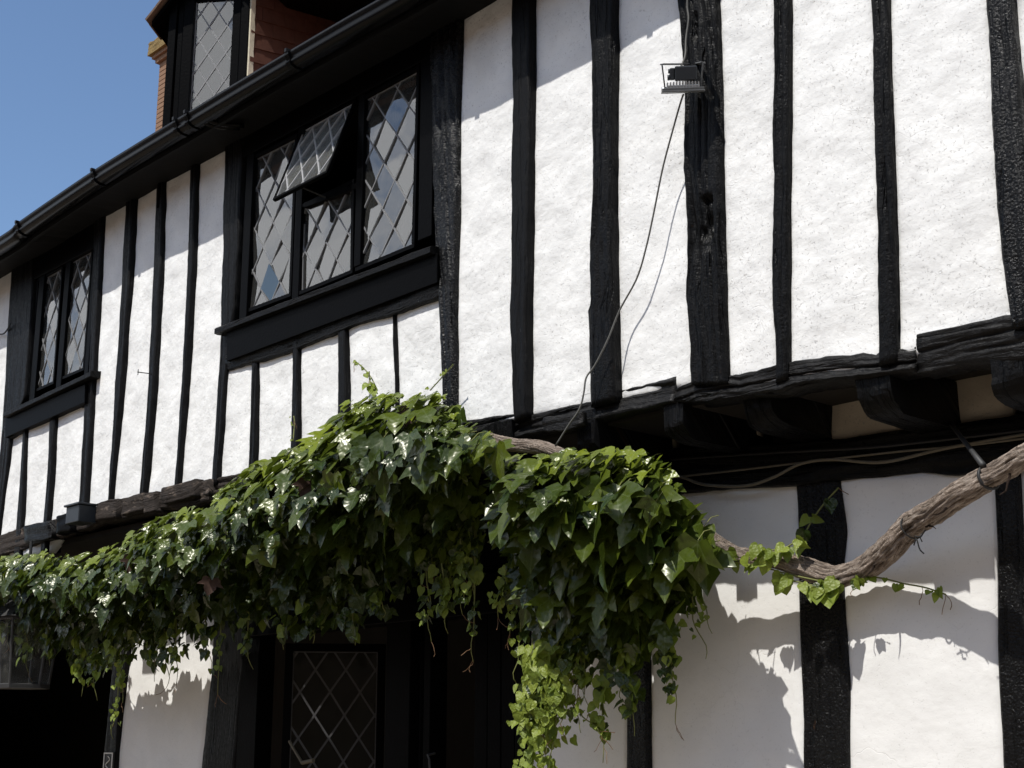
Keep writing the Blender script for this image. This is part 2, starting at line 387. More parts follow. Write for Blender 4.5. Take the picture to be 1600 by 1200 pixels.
# upper studs: (visible left edge, visible right edge as photo points, proud, material)
studs = [
 ([(1537, 0), (1546, 150), (1555, 300), (1562, 400), (1575, 488)], [(1585, 0), (1597, 125), (1611, 300), (1622, 400), (1632, 480)], .035, 'timber_tar'),
 ([(1359, 0), (1364, 150), (1368, 300), (1371, 520), (1372, 548)], [(1389, 0), (1394, 130), (1400, 290), (1403, 515), (1404, 540)], .022, 'timber_rough'),
 ([(1205, 0), (1208, 90), (1208, 280), (1205, 390), (1205, 480), (1209, 575)], [(1236, 0), (1236, 200), (1235, 330), (1235, 570)], .022, 'timber_rough'),
 ([(1058, 0), (1067, 110), (1070, 300), (1073, 480), (1078, 580)], [(1123, 0), (1127, 90), (1131, 290), (1135, 480), (1139, 578)], .030, 'timber_rough'),
 ([(921, 0), (922, 120), (924, 300), (920, 415), (921, 474), (916, 484), (918, 615)], [(965, 0), (964, 200), (963, 320), (966, 470), (968, 608)], .045, 'timber_rough'),
 ([(798, 0), (799, 150), (797, 320), (795, 490), (799, 642)], [(835, 0), (836, 150), (834, 320), (831, 490), (831, 634)], .040, 'timber'),
 ([(672, 90), (673, 250), (680, 400), (688, 560), (690, 660)], [(722, 20), (720, 150), (718, 320), (714, 500), (714, 655)], .030, 'timber_tar'),
 ([(350, 236), (347, 380), (343, 520), (338, 620), (330, 748)], [(383, 225), (378, 360), (371, 480), (356, 600), (346, 742)], .028, 'timber'),
 ([(297, 262), (292, 420), (283, 600), (272, 760)], [(311, 256), (306, 420), (295, 600), (283, 757)], .030, 'timber'),
 ([(244, 288), (239, 430), (229, 620), (217, 772)], [(260, 280), (256, 430), (246, 610), (231, 768)], .032, 'timber'),
 ([(195, 320), (188, 460), (178, 620), (168, 785)], [(214, 308), (207, 450), (195, 610), (178, 782)], .034, 'timber'),
 ([(147, 350), (143, 470), (138, 580), (130, 640), (122, 790)], [(166, 336), (159, 440), (150, 600), (139, 786)], .028, 'timber'),
 ([(15, 440), (9, 560), (3, 660), (-8, 800), (-10, 840)], [(56, 420), (50, 540), (45, 620), (24, 660), (3, 835)], .028, 'timber'),
]
edges = []
for (Lp, Rp, pr, mt) in studs:
    A = [at(x, y, -pr) for x, y in Lp]; B = [at(x, y, 0) for x, y in Rp]
    for p in B: p.y = -pr
    # reach up into the eaves
    for P in (A, B):
        d = (P[0]-P[1]); k = (ZE+.04-P[0].z)/max(.2, d.z)
        if k > 0: P.insert(0, P[0]+d*k)
        d = (P[-1]-P[-2]).normalized(); P.append(P[-1]+d*.06)
    edges.append((A, B))
    big = abs((B[0]-A[0]).length) > .17
    ob = beam('stud', A, B, -pr, .10, house, mt, rough=.005 if mt != 'timber' else .0025, crack=(.022 if big else .010) if mt != 'timber' else .004, nc=26 if Lp[0][0] == 1058 else (18 if big else 8), nl=170 if Lp[0][0] == 1058 else None)
    if Lp[0][0] == 1058:                       # old mortise and knots in the thick stud
        for (hx, hy, rx, rz_, dp) in ((1104, 338, .030, .085, .045), (1101, 372, .022, .05, .025), (1086, 40, .016, .06, .02)):
            h_ = at(hx, hy, -pr)-inv(house)
            for v_ in ob.data.vertices:
                q_ = max(abs(v_.co.x-h_.x)/rx, abs(v_.co.z-h_.z)/rz_)
                if q_ < 1.15 and v_.co.y < .0: v_.co.y += dp*min(1, (1.15-q_)*4)*(.75+.5*N3(v_.co.x*40, v_.co.z*14, 3))
# studs and panels out to the right, just past the picture's edge
xr = edges[0][1][-1].x
# panels between neighbouring studs
def strip(i, z0=None, z1=None, A=None, B=None):
    A = edges[i+1][1] if A is None else A; B = edges[i][0] if B is None else B
    return [Vector((p.x, 0, p.z)) for p in A], [Vector((p.x, 0, p.z)) for p in B]
for i in (0, 1, 2, 3, 4, 5, 7, 8, 9, 10):
    A, B = strip(i); panel('plaster_panel', A, B, 0., house)
# right of the last stud, and left of the far window
A = [Vector((p.x, 0, p.z)) for p in edges[0][1]]; panel('plaster_panel', A, [Vector((p.x+.75, 0, p.z)) for p in A], 0., house)
B = [Vector((p.x, 0, p.z)) for p in edges[12][0]]; panel('plaster_panel', [Vector((p.x-.7, 0, p.z)) for p in B], B, 0., house)

# plaster and short studs under the main window
low = [
 ([(614, 489), (616, 600), (617, 660)], [(618, 487), (621, 600), (622, 660)], .012),
 ([(527, 517), (527, 640), (526, 720)], [(543, 511), (546, 640), (546, 715)], .025),
 ([(457, 545), (454, 680), (451, 740)], [(470, 540), (469, 680), (467, 735)], .022),
 ([(393, 569), (389, 700), (386, 755)], [(404, 565), (402, 700), (399, 750)], .020)]
zr = 4.17
def under_window(low, right_edge, left_edge, topR, topL, nm):
    es = []
    for Lp, Rp, pr in low:
        A = [at(x, y, -pr) for x, y in Lp]; B = [at(x, y, 0) for x, y in Rp]
        for p in B: p.y = -pr
        A = [A[0]+(A[0]-A[1]).normalized()*.08]+A; B = [B[0]+(B[0]-B[1]).normalized()*.08]+B
        A.append(A[-1]+(A[-1]-A[-2]).normalized()*.25); B.append(B[-1]+(B[-1]-B[-2]).normalized()*.25)
        beam('stud', A, B, -pr, .10, house, 'timber', rough=.0025, crack=.004); es.append((A, B))
    al = [(None, right_edge)]+[(e[1], None) for e in es]
    seq = [right_edge]+[None]*len(es)
    rights = [right_edge]+[e[0] for e in es]; lefts = [e[1] for e in es]+[left_edge]
    for Lf, Rt in zip(lefts, rights): panel('plaster_panel', Lf, Rt, 0., house)
RE = [at(x, y, -.02) for x, y in [(686, 452), (688, 560), (690, 700)]]
LE = [at(x, y, 0) for x, y in [(354, 562), (351, 640), (340, 800)]]
under_window(low, RE, LE, 0, 0, '')
low2 = [([(78, 648), (73, 740), (67, 812)], [(90, 642), (86, 720), (79, 808)], .024),
        ([(35, 672), (31, 740), (24, 826)], [(45, 665), (42, 730), (37, 820)], .024)]
RE = [at(x, y, -.02) for x, y in [(131, 622), (129, 700), (120, 800)]]
LE = [at(x, y, 0) for x, y in [(8, 676), (4, 760), (-2, 850)]]
under_window(low2, RE, LE, 0, 0, '')
# rails the windows stand on
beam('rail', [at(x, y, -.028) for x, y in [(352, 556), (430, 530), (520, 497), (600, 470), (686, 436)]],
     [at(x, y, -.028) for x, y in [(352, 578), (404, 566), (470, 543), (545, 512), (618, 489), (687, 463)]], -.028, .1, house, 'timber_rough', rough=.006)
beam('rail', [at(x, y, -.028) for x, y in [(6, 664), (70, 640), (132, 612)]], [at(x, y, -.028) for x, y in [(6, 690), (70, 655), (131, 631)]], -.028, .1, house, 'timber')

# ---- leaded lights
def clip(poly, w, h):
    for ax, lim, sg in ((0, 0, 1), (0, w, -1), (1, 0, 1), (1, h, -1)):
        out = []
        for i in range(len(poly)):
            a, b = poly[i-1], poly[i]; da, db = (a[ax]-lim)*sg, (b[ax]-lim)*sg
            if da >= 0: out.append(a)
            if da*db < 0:
                t = da/(da-db); out.append((lerp(a[0], b[0], t), lerp(a[1], b[1], t)))
        poly = out
        if not poly: return []
    return poly
def leaded(parent, BL, BR, TL, dw, dh, ph=(0, 0), came=.0085, tilt=.012, lead='lead', glass='glass'):
    """diamond panes held in lead: every pane an object, the lead cames one lattice"""
    U, V = (BR-BL), (TL-BL); w, h = U.length, V.length; U = U/w; V = V/h; Nn = U.cross(V).normalized()   # faces outward
    O = BL
    ni, nj = int(w/dw)+3, int(h/dh)+3
    for j in range(-2, 2*nj):
        for i in range(-2, ni):
            cx, cy = (i+(.5 if j % 2 else 0)+ph[0])*dw, (j*.5+ph[1])*dh
            p = clip([(cx-dw/2, cy), (cx, cy-dh/2), (cx+dw/2, cy), (cx, cy+dh/2)], w, h)
            if len(p) < 3: continue
            ar = abs(sum(p[k-1][0]*p[k][1]-p[k][0]*p[k-1][1] for k in range(len(p))))/2
            if ar < .0006: continue
            a, b = rnd.gauss(0, tilt), rnd.gauss(0, tilt); mxx = sum(q[0] for q in p)/len(p); my = sum(q[1] for q in p)/len(p)
            vs = [O+U*q[0]+V*q[1]+Nn*(.0015+a*(q[0]-mxx)+b*(q[1]-my)) for q in p]; k = len(vs)
            vs += [v-Nn*.003 for v in vs]
            fs = [tuple(range(k)), tuple(range(2*k-1, k-1, -1))]+[(q, k+q, k+(q+1) % k, (q+1) % k) for q in range(k)]
            mesh_obj('pane', vs, fs, glass, parent)
    mb = MB()
    for sg in (1, -1):
        for c in range(-2*nj-ni, 2*nj+2*ni):
            # edges of the diamonds: y/dh -+ x/dw = c + 1/2
            c0 = c+.5+ph[1]-sg*ph[0]; pts = []
            for q in (0, w): 
                y = (c0+sg*q/dw)*dh
                if 0 <= y <= h: pts.append((q, y))
            for y in (0, h):
                q = (y/dh-c0)*sg*dw
                if 0 < q < w: pts.append((q, y))
            if len(pts) < 2: continue
            a, b = pts[0], max(pts, key=lambda r: (r[0]-pts[0][0])**2+(r[1]-pts[0][1])**2)
            d = Vector((b[0]-a[0], b[1]-a[1])); L = d.length
            if L < .02: continue
            d /= L; P = O+U*a[0]+V*a[1]; du = U*d.x+V*d.y; dv = U*-d.y+V*d.x
            kk = max(1, int(L/.12)); off = [rnd.gauss(0, .0012) for _ in range(kk+1)]
            for e in range(kk):
                s0, s1 = L*e/kk, L*(e+1)/kk; hw = came/2
                q = []
                for n_ in (-.005, .0065 if sg > 0 else .0055):
                    for (s_, o_) in ((s0, off[e]), (s1, off[e+1])):
                        q += [P+du*s_+dv*(o_-hw)+Nn*n_, P+du*s_+dv*(o_+hw)+Nn*n_]
                mb.hexa(q)
    # border came
    for (a0, a1, b0, b1) in ((0, w, 0, .01), (0, w, h-.01, h), (0, .01, 0, h), (w-.01, w, 0, h)):
        mb.box(O, U, V, Nn, a0, a1, b0, b1, -.004, .0045)
    mb.build('lead_lattice', lead, parent)
    return O, U, V, Nn, w, h
def bars(parent, BL, BR, TL, t, n0, n1, name='light_frame', material='joinery'):
    U, V = (BR-BL), (TL-BL); w, h = U.length, V.length; U = U/w; V = V/h; Nn = U.cross(V).normalized(); mb = MB()
    mb.box(BL, U, V, Nn, -t, w+t, -t, .004, n0, n1); mb.box(BL, U, V, Nn, -t, w+t, h-.004, h+t, n0, n1)
    mb.box(BL, U, V, Nn, -t, .004, .004, h-.004, n0, n1-.001); mb.box(BL, U, V, Nn, w-.004, w+t, .004, h-.004, n0, n1-.001)
    return mb.build(name, material, parent, bevel=.003)

def xz(px, py, Y): p = at(px, py, Y); return p
# main window: three lights, the top of the middle one hung open
win = empty('window'); win.parent = house; win.location = Vector((0, 0, 0))
yg = .02
Lt = dict(l1=((389, 485), (456, 460), (400, 249)), l2=((472, 457), (552, 424), (475, 326)), l3=((563, 419), (648, 384), (573, 156)))
corner = {}
for k, (a, b, c) in Lt.items():
    BL, BR, TL = at(*a, yg), at(*b, yg), at(*c, yg); corner[k] = (BL, BR, TL)
    leaded(win, BL, BR, TL, .212 if k != 'l1' else .205, .275, (rnd.uniform(0, .5), rnd.uniform(0, .5)), tilt=.045)
    bars(win, BL, BR, TL, .022, -.02, .022)
# hung sash
TL, TR = at(477, 207, yg), at(556, 163, yg); hgt = .515
ang = math.radians(20); dv = Vector((0, -math.sin(ang), -math.cos(ang)))
sBL, sBR = TL+dv*hgt, TR+dv*hgt+Vector((.0, 0, 0)); Nn = (sBR-sBL).cross(TL-sBL).normalized()
leaded(win, sBL+Nn*.012, sBR+Nn*.012, TL+Nn*.012, .16, .235, (.2, .1), tilt=.006, lead='lead_sunlit', glass='glass_dusty')
bars(win, sBL+Nn*.012, sBR+Nn*.012, TL+Nn*.012, .016, -.012, .012, 'hung_sash')
mb = MB(); mb.tube([sBL.lerp(sBR, .5)+Vector((0, .0, -.005)), Vector((sBL.lerp(sBR, .5).x+.02, .05, 4.70))], .006); mb.build('stay', 'iron', win)
# posts, mullions, head
def vbar(px0, px1, py, z0, z1, y0, y1, parent, name='mullion', material='joinery', bev=.004):
    a, b = at(px0, py, y0).x, at(px1, py, y0).x; mb = MB()
    mb.box(Vector((0, 0, 0)), X, Z, Y_, a, b, z0, z1, y0, y1); return mb.build(name, material, parent, bevel=bev)
vbar(380, 391, 360, 4.1, ZE, -.012, .07, win, 'jamb'); vbar(461, 471, 330, 4.1, ZE, -.006, .07, win); vbar(556, 566, 290, 4.2, ZE, -.006, .07, win)
vbar(655, 676, 240, 4.2, ZE, -.014, .07, win, 'jamb')
mb = MB()
a, b = at(384, 225, 0), at(676, 75, 0)
mb.box(Vector((0, 0, 0)), X, Z, Y_, a.x, b.x, 5.245, ZE+.01, -.018, .075); mb.build('head', 'joinery', win, bevel=.004)
mb = MB(); p, q = at(475, 318, -.004), at(556, 288, -.004)
U = (q-p); w_ = U.length; U /= w_; mb.box(p, U, Z, Y_, 0, w_, -.028, .008, 0, .06); mb.build('transom', 'joinery', win, bevel=.003)
def sill(front_a, front_b, yf, th, parent, ya=.06):
    a, b = at(*front_a, yf), at(*front_b, yf); U = b-a; w = U.length; U /= w; V = Z-U*U.z; V.normalize()
    nl = 40; v, f, uv = [], [], []; sd = rnd.uniform(0, 9)
    for i in range(nl+1):
        s = w*i/nl; e = N3(s*6, sd, 0)*.004+N3(s*30, sd, 3)*.002
        for (y, h) in ((ya, .022), (yf+.012, .004+e), (yf+e*.6, -.006+e), (yf+e*.6, -th), (yf+.02, -th-.004), (ya, -th)):
            P = a+U*s+V*h; v.append((P.x, y, P.z)); uv.append((h+y, s))
    for i in range(nl):
        for k in range(6): f.append((i*6+k, i*6+(k+1) % 6, (i+1)*6+(k+1) % 6, (i+1)*6+k))
    f += [tuple(range(6))[::-1], tuple(nl*6+k for k in range(6))]
    return mesh_obj('sill', v, f, 'timber', parent, uv)
sill((335, 513), (672, 384), -.085, .035, win)
mb = MB()   # apron board
q = [at(x, y, -.05) for x, y in [(354, 560), (683, 436), (354, 518), (683, 396)]]
mb.hexa([q[0]+Vector((0, -.0, -.02)), q[1]+Vector((0, 0, -.02)), q[2], q[3]]+[p+Vector((0, .13, 0)) for p in q]); mb.build('apron', 'joinery', win, bevel=.004)

# far window, two lights
win2 = empty('window'); win2.parent = house
for (a, b, c, d) in (((49, 614), (86, 597), (63, 440), 0), ((96, 592), (133, 576), (110, 412), 1)):
    BL, BR, TL = at(*a, yg), at(*b, yg), at(*c, yg)
    leaded(win2, BL, BR, TL, .17, .27, (rnd.uniform(0, .5), rnd.uniform(0, .5)), tilt=.03); bars(win2, BL, BR, TL, .02, -.02, .02)
vbar(54, 62, 520, 3.95, ZE, -.01, .07, win2, 'jamb'); vbar(95.5, 103, 500, 3.95, ZE, -.006, .07, win2); vbar(139, 145, 480, 3.95, ZE, -.01, .07, win2, 'jamb')
mb = MB(); a, b = at(58, 425, 0), at(148, 360, 0); mb.box(Vector((0, 0, 0)), X, Z, Y_, a.x-.05, b.x+.05, 5.17, ZE+.01, -.016, .075); mb.build('head', 'joinery', win2, bevel=.004)
sill((5, 645), (141, 580), -.085, .035, win2)
mb = MB(); q = [at(x, y, -.05) for x, y in [(8, 684), (132, 629), (8, 652), (133, 600)]]
mb.hexa(q+[p+Vector((0, .13, 0)) for p in q]); mb.build('apron', 'joinery', win2, bevel=.004)

# ---- jetty: bressummer in three lengths, joist ends, lower wall plate
def pb(name, top, bot, yf, yb, material='timber_beam', **k):
    return beam(name, [at(x, y, yf) for x, y in top], [at(x, y, yf) for x, y in bot], yf, yb, house, material, **k)
pb('bressummer', [(520, 703), (640, 676), (770, 650), (860, 629), (960, 607), (1054, 590)], [(520, 745), (640, 722), (780, 690), (860, 674), (930, 660), (1000, 641), (1054, 630)], -.012, .12, rough=.014, crack=.016, nc=20, wob=.012)
pb('bressummer', [(1056, 606), (1085, 594), (1125, 586), (1150, 584), (1215, 569), (1300, 556), (1360, 549), (1428, 540)], [(1056, 629), (1100, 626), (1150, 620), (1210, 612), (1262, 601), (1340, 593), (1400, 584), (1428, 580)], -.012, .12, rough=.018, crack=.018, nc=20, wob=.016)
pb('bressummer', [(1431, 523), (1500, 508), (1575, 494), (1640, 480), (1760, 462)], [(1431, 583), (1500, 572), (1550, 566), (1640, 552), (1760, 535)], -.012, .12, rough=.013, crack=.016, nc=22, wob=.01)
pb('bressummer', [(-60, 850), (0, 834), (168, 786), (330, 748), (420, 728), (520, 704)], [(-60, 882), (0, 868), (168, 814), (330, 782), (420, 763), (520, 742)], -.03, .12, 'timber_bare', rough=.012, crack=.02, nc=10, wob=.01)
pb('packing_piece', [(848, 652), (880, 648), (908, 644)], [(848, 674), (880, 676), (910, 664)], -.085, -.05, rough=.006)
# weathered blocks along the far bressummer
for (x0, x1, yt, yb_, mt) in ((38, 78, 822, 850, 'timber_rough'), (88, 110, 806, 836, 'joinery'), (150, 181, 786, 816, 'timber_bare'), (190, 222, 778, 806, 'timber_bare'), (225, 241, 770, 803, 'timber_bare'), (252, 302, 760, 787, 'timber_bare'), (316, 324, 750, 774, 'timber_bare')):
    q = [at(x0, yb_, -.075), at(x1, yb_-(x1-x0)*.25, -.075), at(x0, yt, -.075), at(x1, yt-(x1-x0)*.25, -.075)]
    pb('joist_end', [(x0, yt), (x1, yt-(x1-x0)*.25)], [(x0, yb_), (x1, yb_-(x1-x0)*.25)], -.072, .3, mt, nl=8, nc=6, rough=.008, crack=.01)
# joists with rounded noses
def joist(px0, px1, ptop, yf, drop, flat, parent=house, rnd_=True, length=.62):
    a = at(px0, ptop, yf); b = at(px1, ptop-(px1-px0)*.16, yf); zt = max(a.z, b.z)+.05; z0 = a.z
    prof = [(0, zt), (0, z0-flat)]
    for k in range(1, 9):
        t = k/8*math.pi/2; prof.append((.13*(1-math.cos(t)), z0-flat-drop*math.sin(t)))
    prof += [(length, z0-flat-drop), (length, zt)]
    nx = 7; v, f, uv = [], [], []; sd = rnd.uniform(0, 30)
    for i in range(nx+1):
        x = lerp(a.x, b.x, i/nx)
        for (y, z) in prof:
            g = N3(x*14, z*9+sd, y*7)*.014+N3(x*45, z*30+sd, y*20)*.004; v.append((x+g*.8, yf+y+g, z+g)); uv.append((x*1.5, y+z))
    m = len(prof)
    for i in range(nx):
        for k in range(m): f.append((i*m+k, i*m+(k+1) % m, (i+1)*m+(k+1) % m, (i+1)*m+k))
    f += [tuple(range(m)), tuple(nx*m+k for k in reversed(range(m)))]
    return mesh_obj('joist', v, f, 'timber_rough', parent, uv, False)
joist(1035, 1066, 634, .0, .07, .085); joist(1162, 1204, 628, .06, .085, .03); joist(1336, 1390, 595, .0, .09, .055); joist(1549, 1612, 560, .0, .09, .07)
joist(760, 800, 680, -.03, .10, .09); joist(470, 500, 745, -.03, .1, .09); joist(900, 930, 662, -.02, .1, .08)
# boards under the jetty
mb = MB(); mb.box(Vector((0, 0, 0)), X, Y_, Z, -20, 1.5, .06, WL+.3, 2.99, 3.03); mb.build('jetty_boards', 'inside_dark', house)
# infill between the joists above the lower wall plate
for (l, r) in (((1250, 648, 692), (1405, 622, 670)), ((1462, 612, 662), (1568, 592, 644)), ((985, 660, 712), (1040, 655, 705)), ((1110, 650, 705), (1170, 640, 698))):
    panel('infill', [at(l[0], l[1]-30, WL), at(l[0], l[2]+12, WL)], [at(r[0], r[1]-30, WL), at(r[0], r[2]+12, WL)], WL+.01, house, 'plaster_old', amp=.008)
beam('wall_plate', [at(x, y, WL-.035) for x, y in [(300, 800), (640, 752), (985, 704), (1260, 690), (1400, 672), (1480, 662), (1640, 640)]],
     [at(x, y, WL-.035) for x, y in [(300, 880), (640, 830), (1060, 771), (1240, 757), (1320, 748), (1440, 735), (1480, 742), (1640, 728)]], WL-.035, WL+.15, house, 'timber_rough', rough=.008, crack=.02, nc=18)

# lower posts and plaster
lposts = [
 ([(1551, 730), (1555, 850), (1555, 920), (1557, 1000), (1566, 1200)], [(1592, 730), (1597, 830), (1601, 920), (1606, 1000), (1618, 1200)], .02),
 ([(1241, 745), (1244, 800), (1247, 900), (1248, 1000), (1254, 1130), (1254, 1200)], [(1311, 745), (1322, 830), (1316, 890), (1319, 960), (1327, 1060), (1326, 1200)], .012),
 ([(978, 760), (979, 1010), (977, 1200)], [(1013, 760), (1015, 1010), (1017, 1200)], .02),
]
ledges = []
for Lp, Rp, pr in lposts:
    A = [at(x, y, WL-pr) for x, y in Lp]; B = [at(x, y, WL) for x, y in Rp]
    for p in B: p.y = WL-pr
    for P in (A, B): P.append(Vector((P[-1].x, P[-1].y, -.05)))
    beam('post', A, B, WL-pr, WL+.14, house, 'timber_tar', rough=.003, crack=.005, nc=9, wob=.004); ledges.append((A, B))
for i in (0, 1): panel('plaster_panel', ledges[i+1][1], ledges[i][0], WL, house, 'plaster_smooth', amp=.005)
A = ledges[0][1]; panel('plaster_panel', A, [Vector((p.x+1.1, 0, p.z)) for p in A], WL, house, 'plaster_smooth')
A = [at(x, y, WL) for x, y in [(833, 760), (829, 970), (821, 1200)]]; A.append(Vector((A[-1].x, WL, -.05)))
panel('plaster_panel', A, ledges[2][0], WL, house, 'plaster_smooth')
lp_left = [at(x, y, WL) for x, y in [(214, 900), (202, 1030), (191, 1110), (184, 1200)]]; lp_right = [at(x, y, WL) for x, y in [(338, 900), (329, 1050), (322, 1130), (314, 1200)]]
for P in (lp_left, lp_right): P.append(Vector((P[-1].x, WL, -.05)))
panel('plaster_panel', lp_left, lp_right, WL, house, 'plaster_smooth')
def lpost(Lp, Rp, pr, mt='timber'):
    A = [at(x, y, WL-pr) for x, y in Lp]; B = [at(x, y, WL) for x, y in Rp]
    for p in B: p.y = WL-pr
    for P in (A, B): P.append(Vector((P[-1].x, P[-1].y, -.05)))
    return beam('post', A, B, WL-pr, WL+.14, house, mt, rough=.003, crack=.005)
lpost([(188, 880), (176, 1030), (160, 1200)], [(214, 880), (202, 1030), (184, 1200)], .03)
lpost([(338, 860), (329, 1050), (314, 1200)], [(392, 860), (385, 1050), (374, 1200)], .03)
# entrance: door frame, boarded jamb, two leaded leaves standing open
mb = MB(); a, b = at(388, 960, WL-.04), at(832, 940, WL-.04)
mb.box(Vector((0, 0, 0)), X, Z, Y_, a.x, b.x, 2.25, 2.46, WL-.045, WL+.1); lint = mb.build('lintel', 'joinery', house, bevel=.006)
mb = MB(); mb.box(Vector((0, 0, 0)), X, Z, Y_, a.x, b.x, 2.44, 2.95, WL+.0, WL+.1); mb.build('boarding', 'joinery', house)
door = empty('entrance'); door.parent = house
vbar(602, 640, 1080, -.02, 2.26, WL-.04, WL+.09, door, 'door_post'); vbar(662, 672, 1080, -.02, 2.26, WL-.03, WL+.09, door, 'door_post')
xa, xb = at(746, 1080, WL).x, at(831, 1080, WL).x
for k in range(4):
    mb = MB(); mb.box(Vector((0, 0, 0)), X, Z, Y_, lerp(xa, xb, k/4)+.003, lerp(xa, xb, (k+1)/4)-.003, -.02, 2.26, WL-.02-rnd.uniform(0, .004), WL+.05); mb.build('board', 'joinery', door, bevel=.004)
vbar(374, 402, 1080, -.02, 2.26, WL-.03, WL+.09, door, 'door_post')
# leaf 1, swung into the room
hz = at(456, 1060, WL+.10); leafdir = Vector((.60, .80, 0)); w1 = .53; z1 = at(525, 1017, WL+.3).z
BLp = Vector((hz.x, hz.y, z1-.98)); BRp = hz+leafdir*w1; BRp.z = z1-.98; TLp = Vector((hz.x, hz.y, z1))
leaded(door, BLp, BRp, TLp, .185, .275, (.28, .15), came=.012, lead='lead_shaded', glass='glass_low'); bars(door, BLp, BRp, TLp, .045, -.02, .02, 'leaf_frame')
h2 = at(661, 1060, WL+.02); ld2 = Vector((math.cos(math.radians(150.5)), math.sin(math.radians(150.5)), 0)); z2 = at(655, 1012, WL+.02).z
b2 = h2+ld2*.5; leaded(door, Vector((b2.x, b2.y, z2-.98)), Vector((h2.x, h2.y, z2-.98)), Vector((b2.x, b2.y, z2)), .185, .275, (.1, .3), came=.012, lead='lead_shaded', glass='glass_low')
bars(door, Vector((b2.x, b2.y, z2-.98)), Vector((h2.x, h2.y, z2-.98)), Vector((b2.x, b2.y, z2)), .03, -.02, .02, 'leaf_frame')
mb = MB(); p = at(668, 1180, WL-.07); mb.tube([p+Vector((0, .05, .01)), p, p+Vector((.015, 0, -.02)), p+Vector((.02, 0, -.07))], .006); mb.build('handle', 'iron', door)
mb = MB(); p, q = at(452, 1158, WL+.05), at(472, 1192, WL+.06); mb.tube([p, q], .009); mb.tube([q, at(490, 1188, WL+.05)], .012); mb.build('stay', 'cable_drab', door)

# ---- eaves: soffit, fascia, gutter
GP = [(-60, 432), (0, 384), (27, 363), (85, 323), (145, 283), (215, 240), (280, 201), (365, 150), (450, 100), (540, 48), (625, 0)]
gl_ = [at(x, y, -GO) for x, y in GP]
gl_ = [Vector((-13.5, -GO, 5.28)), Vector((-12, -GO, 5.30))]+gl_[1:]+[Vector((-4.3, -GO, 5.353)), Vector((-3.0, -GO, 5.36)), Vector((-1.2, -GO, 5.36))]
gl_.sort(key=lambda p: p.x)
gs = [gl_[0].lerp(gl_[0], 0)]
gpts = spline(gl_, 160)
# shallow sag of a real gutter line, swept ogee profile (out from fascia, up from lower lip)
prof = [(-.112, .078), (-.112, .0), (-.085, -.012), (-.045, -.010), (-.018, .0), (-.004, .018), (-.012, .034), (-.004, .048), (.004, .062), (.006, .076), (-.002, .080), (-.006, .070), (-.014, .05), (-.03, .012), (-.08, .004), (-.104, .012), (-.104, .078)]
v, f = [], []
for p in gpts:
    for (o_, z_) in prof: v.append((p.x, -GO-o_, p.z+z_))
m_ = len(prof)
for i in range(len(gpts)-1):
    for k in range(m_): f.append((i*m_+k, i*m_+(k+1) % m_, (i+1)*m_+(k+1) % m_, (i+1)*m_+k))
gut = mesh_obj('gutter', v, f, 'gutter_plastic', house, None, True)
def gz(x):
    for a, b in zip(gpts, gpts[1:]):
        if a.x <= x <= b.x: return lerp(a.z, b.z, (x-a.x)/max(1e-6, b.x-a.x))
    return gpts[-1].z
po = [q for q in prof[:11]]
for x in (-9.93, -8.72, -7.60, -7.46, -6.33, -5.13, -3.93, -2.73):
    mb = MB(); z = gz(x); vs = []
    for xx in (x-.018, x+.018):
        for (o_, z_) in po: vs.append(Vector((xx, -GO-o_*1.0-(.009 if o_ > -.1 else 0), z+z_*1.02-.008)))
    k = len(po)
    fs = [(i, i+1, k+i+1, k+i) for i in range(k-1)]
    ins = []
    for xx in (x-.018, x+.018):
        for (o_, z_) in po: ins.append(Vector((xx, -GO-o_+.002, z+z_+.002)))
    mb.add(vs+ins, fs+[(2*k+i, 3*k+i, 3*k+i+1, 2*k+i+1) for i in range(k-1)]+[(i, 2*k+i, 2*k+i+1, i+1) for i in range(k-1)]+[(k+i, k+i+1, 3*k+i+1, 3*k+i) for i in range(k-1)]+[(k-1, 3*k-1, 4*k-1, 2*k-1)])
    mb.box(Vector((x, -GO-.006, z+.07)), X, Y_, Z, -.010, .010, -.016, .012, 0, .022)
    mb.build('gutter_clip', 'gutter_plastic', gut)
# swan neck under the joint
mb = MB(); zz = gz(-7.35); base = at(312, 183, -GO+.04)
for dx in (0, .05):
    mb.tube(spline([base+Vector((dx, 0, .03)), base+Vector((dx, .02, -.02)), base+Vector((dx+.05, .10, -.05)), base+Vector((dx+.12, .22, -.045))], 10), .016, 8)
mb.build('swan_neck', 'gutter_plastic', house, True)
v, f = [], []
gx = [-13.5+i*.15 for i in range(0, 84)]
for x in gx:
    z = gz(x)
    v += [(x, -GO+.115, z+.10), (x, -GO+.115, z-.03+N3(x, 0, 0)*.006), (x, -GO+.14, z-.03), (x, -GO+.15, z+.012), (x, .12, ZE+N3(x*2, 3, 0)*.012), (x, .12, ZE+.08), (x, -GO+.14, z+.10)]
for i in range(len(gx)-1):
    for k in range(7): f.append((i*7+k, i*7+(k+1) % 7, (i+1)*7+(k+1) % 7, (i+1)*7+k))
mesh_obj('eaves_boarding', v, f, 'soffit_black', house)
